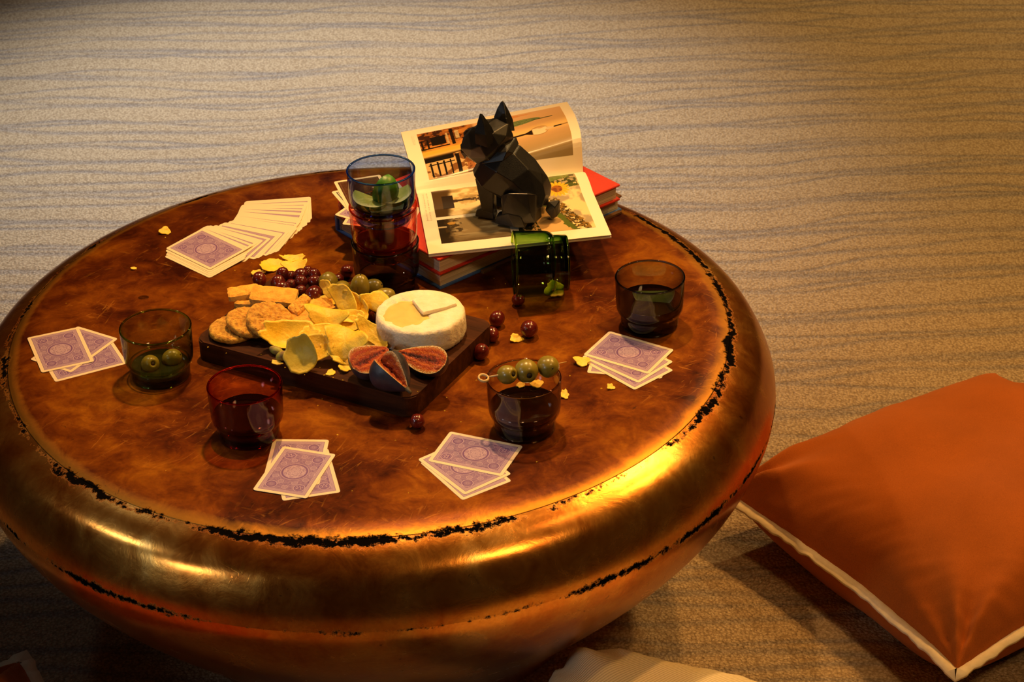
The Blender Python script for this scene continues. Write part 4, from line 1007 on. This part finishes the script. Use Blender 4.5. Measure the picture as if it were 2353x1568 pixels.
for i, (x, y, rx, rz_, rot, pit, lab) in enumerate([(1165, 865, 0.0108, 0.0126, (62, -30, 62), True, 'green olive on the pick next to its looped knot'), (1209, 851, 0.0133, 0.0142, (86, 0, 16), True, 'biggest green olive in the middle of the pick, hole facing out'), (1259, 851, 0.0125, 0.0140, (40, 62, -24), False, 'green olive at the pointed end of the pick')]):
    o = olive(0, 0, rx, rz_, None, rot, lab, G5, 70 + i, pit)
    t = (x - 1122) / (1302 - 1122); P = px0 + (px1 - px0) * t; o.location = (P[0], P[1], P[2] - 0.001)

# ================================================================== CRACKERS, COOKIES, CHIPS
crk = simple('cracker_bake', (0.86, 0.34, 0.018), (0.95, 0.52, 0.06), 0.7, 120, bstr=0.8, bdist=0.0012, bscale=500)
crk_side = simple('cracker_side', (0.94, 0.70, 0.22), (0.86, 0.58, 0.14), 0.8, 160, bstr=0.6, bdist=0.001, bscale=600)
def cracker(px, py, L, Wd, Tk, rot, z, label, taper=1.0, seed=0):
    root = empty('cracker_stick'); n = 14; k = 6
    def P(u, v, w):
        x = (u - 0.5) * L; y = (v - 0.5) * Wd * (1 + (taper - 1) * u)
        q = min(1.0, max(0.0, (abs(u - 0.5) - 0.42) / 0.08)); y *= 1 - 0.14 * q * q
        j = 0.0009
        return (x + j * vnoise(u * 9 + seed, v * 5, w), y + j * vnoise(u * 11, v * 7 + seed, w + 3), w * Tk + (0.0008 * vnoise(u * 8 + seed, v * 6, 7) + 0.0006 * math.sin(u * 18) * math.sin(v * 9) if w > 0.5 else 0) - (0.0012 if (w > 0.5 and (u in (0, 1) or v in (0, 1))) else 0))
    vs = [P(i / n, j / k, 1) for j in range(k + 1) for i in range(n + 1)]; fs = [(j * (n + 1) + i, j * (n + 1) + i + 1, (j + 1) * (n + 1) + i + 1, (j + 1) * (n + 1) + i) for j in range(k) for i in range(n)]
    top = mesh_obj('baked_top', vs, fs, crk, root, smooth=False)
    ring = [(i / n, 0) for i in range(n)] + [(1, j / k) for j in range(k)] + [(1 - i / n, 1) for i in range(n)] + [(0, 1 - j / k) for j in range(k)]
    vs = [P(u, v, 1) for u, v in ring] + [P(u, v, 0.5) for u, v in ring] + [P(u, v, 0) for u, v in ring]; m = len(ring)
    fs = [(a * m + i, a * m + (i + 1) % m, (a + 1) * m + (i + 1) % m, (a + 1) * m + i) for a in range(2) for i in range(m)] + [tuple(range(2 * m, 3 * m))]
    mesh_obj('crumb_side', vs, fs, crk_side, root, smooth=False)
    orient(root, *rot); tag(root, label, 'cracker', 'cracker sticks on the board'); return place(root, px, py, z)
def c3(x, y): return 460 + x / s3, 580 + y / s3
cracker(*c3(690, 655), 0.040, 0.020, 0.008, (6, 0, -6), BT, 'cracker stick lying flat under the other cracker sticks, next to the cookies', 1, 1)
cracker(*c3(575, 535), 0.037, 0.019, 0.008, (10, -4, 8), BT + 0.007, 'cracker stick sticking out over the left edge of the board', 1, 2)
cracker(*c3(985, 578), 0.056, 0.025, 0.008, (16, 2, -10), BT + 0.009, 'large golden cracker stick lying on top of the other cracker sticks', 1, 3)
cracker(*c3(1570, 722), 0.040, 0.020, 0.009, (14, 0, 12), BT + 0.001, 'cracker stick partly under the upright chips', 1, 5)
cracker(*c3(1420, 890), 0.046, 0.025, 0.008, (16, 6, -22), BT + 0.004, 'cracker stick leaning between the cookies and the chips', 1, 6)
cracker(*c3(1325, 712), 0.027, 0.018, 0.008, (22, -24, 46), BT + 0.013, 'broken cracker stick piece propped up on the heap', 0.6, 4)
cook = simple('oat_cookie', (0.84, 0.48, 0.065), (0.42, 0.16, 0.015), 0.85, 210, bstr=1.0, bdist=0.0022, bscale=260, detail=8)
def cookie(px, py, R, T, rot, z, label, seed):
    vs, fs = [], []; prof = [(0.0, 0.0), (0.6, 0.0), (0.9, 0.0004), (0.985, 0.22), (1.0, 0.45), (0.975, 0.72), (0.92, 0.90), (0.85, 0.97), (0.75, 1.0), (0.65, 1.03), (0.55, 1.04), (0.45, 1.05), (0.35, 1.05), (0.25, 1.05), (0.15, 1.05), (0.0, 1.05)]
    n = 96
    for r, z_ in prof:
        for k in range(n):
            a = 2 * PI * k / n; q = 1 + 0.05 * vnoise(math.cos(a) * 1.6 + seed, math.sin(a) * 1.6, 0) + 0.02 * vnoise(math.cos(a) * 7, math.sin(a) * 7 + seed, z_ * 2)
            x, y = R * r * q * math.cos(a), R * r * q * math.sin(a)
            vs.append((x, y, T * z_ + (0.0018 * vnoise(x * 130 + seed, y * 130, 2) + 0.0014 * vnoise(x * 330, y * 330 + seed, 3) - 0.0016 * math.exp(-(vnoise(x * 95 + seed, y * 95, 6) / 0.06) ** 2) if z_ > 0.5 else 0)))
    for i in range(len(prof) - 1):
        for k in range(n): k2 = (k + 1) % n; fs.append((i * n + k, i * n + k2, (i + 1) * n + k2, (i + 1) * n + k))
    o = mesh_obj('oat_cookie', vs, fs, cook); orient(o, *rot); tag(o, label, 'cookie', 'oat cookies on the board'); return place(o, px, py, z)
cookie(*c3(430, 1030), 0.0285, 0.009, (0, 2, 0), BT, 'round oat cookie lying lowest at the left end of the cookie row', 1)
cookie(*c3(655, 935), 0.0275, 0.009, (12, 13, 20), BT + 0.002, 'round oat cookie in the middle of the overlapping cookie row', 2)
cookie(*c3(925, 905), 0.0285, 0.009, (20, 12, 10), BT + 0.005, 'round oat cookie on top at the chip end of the cookie row', 3)
chipm = simple('potato_chip', (0.96, 0.68, 0.045), (0.88, 0.52, 0.022), 0.45, 90, bstr=0.6, bdist=0.0012, bscale=300, spec=0.5)
chipm2 = simple('potato_chip_green', (0.72, 0.55, 0.055), (0.58, 0.42, 0.03), 0.5, 70, bstr=0.5, bdist=0.0012, bscale=260)
def chip_mesh(a, b, k1, k2, tw, seed, ragged=0.18, fold=0.0, thick=0.0012, corner=0.0):
    nr, na = 9, 40; top, fs = [], []
    def surf(x, y):
        z = 1.25 * (k1 * x * x + k2 * y * y + tw * x * y) + 0.0035 * vnoise(x * 42 + seed, y * 42, 11) + 0.0016 * vnoise(x * 70 + seed, y * 70, 1) + 0.0004 * vnoise(x * 300, y * 300 + seed, 2)
        return z + fold * abs(x)
    pts = [(0, 0)]
    for i in range(1, nr + 1):
        for j in range(na):
            t = 2 * PI * j / na; q = i / nr
            rr = 1 + ragged * vnoise(math.cos(t) * 1.9 + seed, math.sin(t) * 1.9, seed) + 0.35 * ragged * vnoise(math.cos(t) * 6 + seed, math.sin(t) * 6, 5)
            if corner: rr *= 1 + corner * math.cos(3 * t + seed)
            pts.append((a * q * rr * math.cos(t), b * q * rr * math.sin(t)))
    n = len(pts); vs = [(x, y, surf(x, y)) for x, y in pts] + [(x, y, surf(x, y) - thick) for x, y in pts]
    def add(o, flip):
        for j in range(na):
            f = (o, o + 1 + j, o + 1 + (j + 1) % na); fs.append(f[::-1] if flip else f)
        for i in range(nr - 1):
            for j in range(na):
                p = o + 1 + i * na; f = (p + j, p + na + j, p + na + (j + 1) % na, p + (j + 1) % na); fs.append(f[::-1] if flip else f)
    add(0, False); add(n, True)
    p = 1 + (nr - 1) * na
    for j in range(na): fs.append((p + j, n + p + j, n + p + (j + 1) % na, p + (j + 1) % na))
    return vs, fs
def chip(px, py, a, b, k, rot, z, label, seed, name='potato_chip', group='potato chips on the board', mat=None, **kw):
    vs, fs = chip_mesh(a, b, *k, seed, **kw); o = mesh_obj(name, vs, fs, mat or chipm); orient(o, *rot)
    tag(o, label, 'chip', group); return place(o, px, py, z)
chip(*c3(1330, 1340), 0.020, 0.023, (6, 10, 4), (58, 0, -10), BT, 'greenish potato chip hanging lowest at the front of the chip heap', 7, mat=chipm2)
chip(*c3(1200, 1065), 0.036, 0.019, (9, 16, -5), (28, 8, 6), BT + 0.004, 'big boat-shaped potato chip lying over the cookie', 1, ragged=0.26)
chip(*c3(1640, 1110), 0.028, 0.015, (6, 8, 0), (30, 0, -6), BT + 0.002, 'broad potato chip in the middle of the heap, mostly covered', 21)
chip(*c3(1490, 1265), 0.026, 0.018, (10, 12, 6), (38, -6, -8), BT + 0.006, 'potato chip curling over the greenish chip', 9)
chip(*c3(1960, 1190), 0.026, 0.019, (12, -9, 14), (34, 10, -24), BT + 0.007, 'potato chip with a raised pointed edge towards the cheese', 5, corner=0.14)
chip(*c3(1800, 1265), 0.0175, 0.0095, (10, 16, 3), (24, 4, -14), BT + 0.013, 'small oval potato chip on top at the front of the heap', 13)
chip(*c3(1890, 955), 0.026, 0.012, (8, 12, 3), (28, 0, -6), BT + 0.005, 'folded potato chip lying under the pointed chip', 15)
chip(*c3(1700, 850), 0.025, 0.015, (10, -12, 12), (34, 12, -16), BT + 0.010, 'potato chip with a long thin point reaching over the cracker', 17, corner=0.16)
chip(*c3(1985, 850), 0.019, 0.009, (8, 10, 4), (30, 0, 4), BT + 0.013, 'narrow potato chip pointing at the cheese', 19)
chip(*c3(1895, 665), 0.027, 0.013, (6, 12, 6), (52, 30, -52), BT + 0.008, 'upright potato chip leaning on the green olives, taller of the pair', 25)
chip(*c3(2065, 715), 0.024, 0.012, (7, 10, -5), (50, 28, -48), BT + 0.009, 'upright potato chip leaning beside the taller one', 27)
chip(*c3(1680, 500), 0.013, 0.007, (14, 12, 8), (60, 34, -60), BT + 0.017, 'little curled potato chip standing between grape and olive', 29, ragged=0.25)
chip(*c3(1690, 640), 0.017, 0.009, (8, 8, 2), (24, 0, -14), BT + 0.007, 'potato chip half hidden behind the upright chips', 31)
chip(862, 700, 0.020, 0.013, (14, -14, 10), (46, 18, -28), BT + 0.012, 'curled potato chip between the olives and the cheese', 33, corner=0.15)
chip(852, 765, 0.027, 0.011, (10, 14, 7), (36, 22, -48), BT + 0.003, 'long potato chip leaning against the left side of the cheese', 35, ragged=0.28)
chip(845, 778, 0.017, 0.009, (6, 8, 2), (30, 10, -40), BT, 'broken potato chip at the foot of the cheese', 36)
chip(801, 817, 0.024, 0.012, (5, -5, 3), (20, 6, 24), BT + 0.001, 'flat angular potato chip next to the left fig', 37, corner=0.10)
CG = 'chip fragments scattered on the table'
frag = [(671, 591, 0.0155, 0.0055, 8, 'ragged strip of potato chip on the table behind the board', TZ), (628, 610, 0.016, 0.012, 28, 'broad broken chip on the table at the back corner of the board', TZ), (675, 613, 0.0165, 0.012, -14, 'broken chip on the table touching the back corner of the board', TZ),
        (594, 627, 0.0085, 0.0045, 14, 'chip fragment just behind the grape sitting apart', TZ), (379, 530, 0.0065, 0.0070, 40, 'three-pointed chip fragment near the fanned-out deck', TZ), (1188, 777, 0.0078, 0.0062, 10, 'round chip fragment beside a loose grape', TZ),
        (1336, 830, 0.0100, 0.0072, -12, 'chip fragment tucked beside the hand of cards near the grey glass', TZ), (1404, 889, 0.0048, 0.0042, 0, 'tiny chip crumb in front of the hand of cards near the grey glass', TZ), (1297, 906, 0.0045, 0.0065, 20, 'chip crumb right beside the brown glass', TZ),
        (793.5, 846, 0.0085, 0.0068, 30, 'chip fragment on the board beside the left fig', BT), (759.8, 856, 0.0055, 0.0048, 50, 'small chip crumb on the board in front of the chip heap', BT), (638, 833, 0.0075, 0.0028, -20, 'thin chip flake at the front edge of the board', BT), (307, 617, 0.0040, 0.0022, 10, 'lone chip flake on the table left of the fanned-out deck', TZ)]
for i, (x, y, a, b, rz_, lab, z) in enumerate(frag):
    chip(x, y, a, b, (10, 8, 6), (12, 6, rz_), z, lab, 80 + 3 * i, name='chip_fragment', group=CG, ragged=0.35, corner=0.2 if i in (4,) else 0.08)
fg = back(1275, 668, TZ + 0.008)
fc = chip(1273, 664, 0.0125, 0.0105, (8, -9, 9), (46, 0, 12), TZ + 0.0045, 'chip fragment inside the tipped green glass', 140, name='chip_fragment', group=CG, ragged=0.3, corner=0.12)
for i, (x, y) in enumerate([(1196, 885), (1233, 882)]):
    chip(x, y, 0.008 if i else 0.005, 0.006 if i else 0.004, (8, 6, 4), (20, 0, 30 * i), TZ + 0.0318, ('small' if i == 0 else 'larger') + ' chip fragment floating in the brown glass under the olives', 150 + i, name='chip_fragment', group=CG, ragged=0.3)
# shelled pistachios
pm = simple('pistachio_kernel', (0.40, 0.40, 0.045), (0.24, 0.12, 0.04), 0.6, 200, bstr=0.4, bdist=0.0006, bscale=500)
for i, (x, y, rot, lab) in enumerate([(1015, 1312, (0, 82, 150), 'green pistachio kernel on the board in front of the cookies'), (1090, 1385, (50, 20, 60), 'reddish pistachio kernel touching the greener one')]):
    vs, fs = ball(0.0052 if i == 0 else 0.0058, 0.0095 if i == 0 else 0.0085, 90 + i, 0, 14, 10); o = mesh_obj('pistachio_kernel', vs, fs, pm); orient(o, *rot); tag(o, lab, 'nut', 'pistachio kernels on the board'); place(o, *c3(x, y), BT)
# crumbs
cv, cf = [], []
rng = random.Random(4)
def crumb(x, y, z, s):
    b = len(cv)
    for dx, dy, dz_ in ((1, 0, 0), (-.6, .8, 0), (-.6, -.8, 0), (0.1, 0, 1.0)):
        cv.append((x + s * dx * rng.uniform(.6, 1.3), y + s * dy * rng.uniform(.6, 1.3), z + s * dz_ * 0.8))
    cf.extend([(b, b + 2, b + 1), (b, b + 1, b + 3), (b + 1, b + 2, b + 3), (b + 2, b, b + 3)])
for k in range(70):
    P = back(rng.gauss(880, 260), rng.gauss(880, 150), TZ)
    loc = np.array([P[0] - bc[0], P[1] - bc[1]]); on = abs(loc @ e1b[:2]) < w1 / 2 + 0.008 and abs(loc @ e2b[:2]) < w2 / 2 + 0.008
    if on or np.hypot(P[0], P[1]) > 0.40: continue
    crumb(P[0], P[1], TZ, rng.uniform(0.0006, 0.0014))
for (x, y) in [(1382, 893), (1310, 864), (1245, 970), (380, 546), (540, 622), (520, 615), (452, 610)]:
    P = back(x, y, TZ); crumb(P[0], P[1], TZ, 0.0013)
tag(mesh_obj('table_crumbs', cv, cf, chipm, smooth=False), 'tiny yellow crumbs sprinkled over the copper tabletop', 'crumbs', kind='stuff')
cv, cf = [], []
for (x, y) in [(478, 798), (520, 812), (600, 815), (625, 833), (655, 845), (700, 862), (745, 862), (766, 868), (787, 874), (735, 845), (1010, 800), (1040, 780), (960, 900)]:
    P = back(x, y, BT); crumb(P[0], P[1], BT, rng.uniform(0.0007, 0.0014))
tag(mesh_obj('board_crumbs', cv, cf, chipm, smooth=False), 'tiny pale crumbs on the dark serving board', 'crumbs', kind='stuff')
# water drop
dv, df = lathe_data([(0.0068, 0.0), (0.0062, 0.0007), (0.0045, 0.0012), (0.002, 0.0014), (0.0, 0.00145)], 28)
wd = mesh_obj('water_drop', dv, df, glass_mat('water', (0.95, 0.9, 0.85), 10)); P = back(330, 684, TZ); wd.location = (P[0], P[1], TZ); wd.scale = (1, 0.75, 1)
tag(wd, 'clear drop of water on the tabletop behind the olive green glass', 'drop')

# ================================================================== CUSHIONS
def velvet(name, c):
    m, nt, b = new_mat(name); v = objcoord(nt)
    n = noise_tex(nt, v, 7, 4, 0.6); f = noise_tex(nt, objcoord(nt, (500, 1800, 500)), 1.0, 3, 0.7); f2 = noise_tex(nt, objcoord(nt, (1800, 500, 500)), 1.0, 3, 0.7)
    c1 = ramp(nt, n, [(0.3, tuple(x * 0.86 for x in c)), (0.7, tuple(min(1, x * 1.10) for x in c))]).outputs[0]
    c1 = mixc(nt, 0.45, c1, ramp(nt, mathn(nt, 'MULTIPLY', mathn(nt, 'ADD', f, f2), 0.5), [(0.38, (0.55,) * 3), (0.62, (1.25,) * 3)]).outputs[0], 'MULTIPLY')
    nt.links.new(c1, b.inputs['Base Color']); b.inputs['Roughness'].default_value = 0.9; b.inputs['Specular IOR Level'].default_value = 0.15
    b.inputs['Sheen Weight'].default_value = 0.25; b.inputs['Sheen Roughness'].default_value = 0.45; b.inputs['Sheen Tint'].default_value = (1, 0.6, 0.35, 1)
    bump(nt, b, mathn(nt, 'ADD', f, f2), 0.25, 0.0007); return m
terra = velvet('terracotta_velvet', (0.43, 0.105, 0.010))
linen = simple('cream_linen', (0.82, 0.70, 0.48), (0.74, 0.60, 0.38), 0.85, 120, bstr=0.3, bscale=1500)
def rib_mat():
    m, nt, b = new_mat('ribbed_cream_fabric'); v = objcoord(nt)
    wv = N(nt, 'ShaderNodeTexWave'); wv.inputs['Scale'].default_value = 95; wv.inputs['Distortion'].default_value = 0.6; wv.inputs['Detail Scale'].default_value = 8
    mp = N(nt, 'ShaderNodeMapping'); mp.inputs['Rotation'].default_value = (0, 0, 0.5); nt.links.new(v, mp.inputs[0]); nt.links.new(mp.outputs[0], wv.inputs['Vector'])
    c = ramp(nt, wv.outputs['Fac'], [(0.1, (0.56, 0.45, 0.27)), (0.6, (0.74, 0.62, 0.40))]).outputs[0]
    nt.links.new(c, b.inputs['Base Color']); b.inputs['Roughness'].default_value = 0.9; bump(nt, b, wv.outputs['Fac'], 0.5, 0.001); return m
def cushion(name, half, height, body_mat, trim_mat, loc, rot, label, seed, trim=0.013, pinch=0.10, pw=2.2, zseam=None, soft_far=0.0):
    root = empty(name, loc, rot); n = 96
    zs = zseam if zseam is not None else height * 0.42
    def outline(u, v):
        # straight-ish square whose sides bow inward between pointed corners
        far = 1 - soft_far * max(0.0, -u) ** 3 * max(0.0, -v) ** 3
        x = far * u * half * (1 - pinch * (1 - v * v) * abs(u) ** 3); y = far * v * half * (1 - pinch * (1 - u * u) * abs(v) ** 3); return x, y
    def dome(u, v):
        return max(0.0, (1 - abs(u) ** pw)) ** 0.5 * max(0.0, (1 - abs(v) ** pw)) ** 0.5
    top, bot, seam = [], [], []
    for j in range(n + 1):
        for i in range(n + 1):
            u, v = -1 + 2 * i / n, -1 + 2 * j / n; u = math.sin(u * PI / 2) * 0.55 + u * 0.45; v = math.sin(v * PI / 2) * 0.55 + v * 0.45
            x, y = outline(u, v); d = dome(u, v)
            e = max(abs(u), abs(v)); cr = min(abs(u), abs(v))
            # gathers radiating from the corners
            ang = math.atan2(1 - abs(v) + 1e-4, 1 - abs(u) + 1e-4); rc = math.hypot(1 - abs(u), 1 - abs(v))
            fold = 0.011 * math.sin(ang * 9 + seed + (u > 0) * 2 + (v > 0) * 1.3) * math.exp(-(rc / 0.42) ** 2) * min(1, d * 2.5)
            fold += 0.005 * vnoise(u * 6 + seed, v * 6, 1) * (1 - d) * min(1, d * 4) + 0.006 * vnoise(u * 2.2, v * 2.2 + seed, 4) * d
            fold += 0.004 * vnoise((u + v) * 14 + seed, (u - v) * 3, 2) * math.exp(-((1 - e) / 0.22) ** 2) * min(1, d * 4)
            sz = zs + 0.012 * vnoise(u * 1.6 + seed, v * 1.6, 8)
            top.append((x, y, sz + (height - zs) * d + fold)); bot.append((x, y, max(0.0, sz - zs * min(1, d * 1.5))))
    N1 = n + 1; NT = N1 * N1; vs = top + bot; fs = []
    for j in range(n):
        for i in range(n):
            k = j * N1 + i; fs.append((k, k + 1, k + N1 + 1, k + N1)); fs.append((NT + k, NT + k + N1, NT + k + N1 + 1, NT + k + 1))
    co = mesh_obj('cover', vs, fs, body_mat, root, recalc=False)
    # flat trim sewn into the seam
    ring = [(i, 0) for i in range(n)] + [(n, j) for j in range(n)] + [(n - i, n) for i in range(n)] + [(0, n - j) for j in range(n)]
    if trim:
        tv, tf = [], []; m = len(ring); P = [np.array(top[j * N1 + i]) for i, j in ring]
        for q in range(m):
            p = P[q]; t = P[(q + 1) % m] - P[q - 1]; nn = np.array([t[1], -t[0], 0]); nn /= (np.linalg.norm(nn) + 1e-9)
            wv = (1.4 if q % n == 0 else 1.0) * trim * (1 + 0.18 * vnoise(q * 0.21, seed, 0)); dzv = 0.0035 * vnoise(q * 0.33, seed, 5)
            inn = p - nn * 0.006; out = p + nn * wv + np.array([0, 0, dzv])
            for a, dz2 in ((inn, 0.002), (out, 0.0018), (out, -0.0018), (inn, -0.002)): tv.append((a[0], a[1], max(0.0005, a[2] + dz2)))
        for q in range(m):
            for a in range(4): b = (a + 1) % 4; q2 = (q + 1) % m; tf.append((q * 4 + a, q * 4 + b, q2 * 4 + b, q2 * 4 + a))
        tr = mesh_obj('trim', tv, tf, trim_mat, root); tr['label'] = 'flat cream linen trim'
    return tag(root, label, 'cushion')
cF = back(2198, 1545, 0.070); cL = back(1703, 1158, 0.075)
ed = cL - cF; ed[2] = 0; ed /= np.linalg.norm(ed)          # front corner to left corner
e2c = np.array([ed[1], -ed[0], 0])
hc = 0.245
cc = cF + ed * 0.220 + e2c * hc
cu = cushion('floor_cushion', hc, 0.178, terra, linen, (cc[0], cc[1], 0), (0, 0, math.atan2(-e2c[1], -e2c[0])), 'large terracotta velvet floor cushion with cream trim leaning by the table', 2.0, 0.014, 0.06, 3.4, 0.072, 0.16); cu.scale = (1, 0.220 / hc, 1)
cushion('floor_cushion', 0.24, 0.176, rib_mat(), linen, (0.355, -0.592, 0), (0, 0, math.radians(-22)), 'cream ribbed fabric floor cushion in front of the table base', 5.0, 0.0, 0.02, 7.0, 0.08)
tipc = back(42, 1520, 0.075)
cushion('floor_cushion', 0.24, 0.14, terra, linen, (tipc[0] - 0.075, tipc[1] - 0.325, 0), (0, 0, math.radians(32)), 'terracotta floor cushion in the dark, only one trimmed corner showing', 9.0, 0.014, 0.06, 2.4, 0.070)
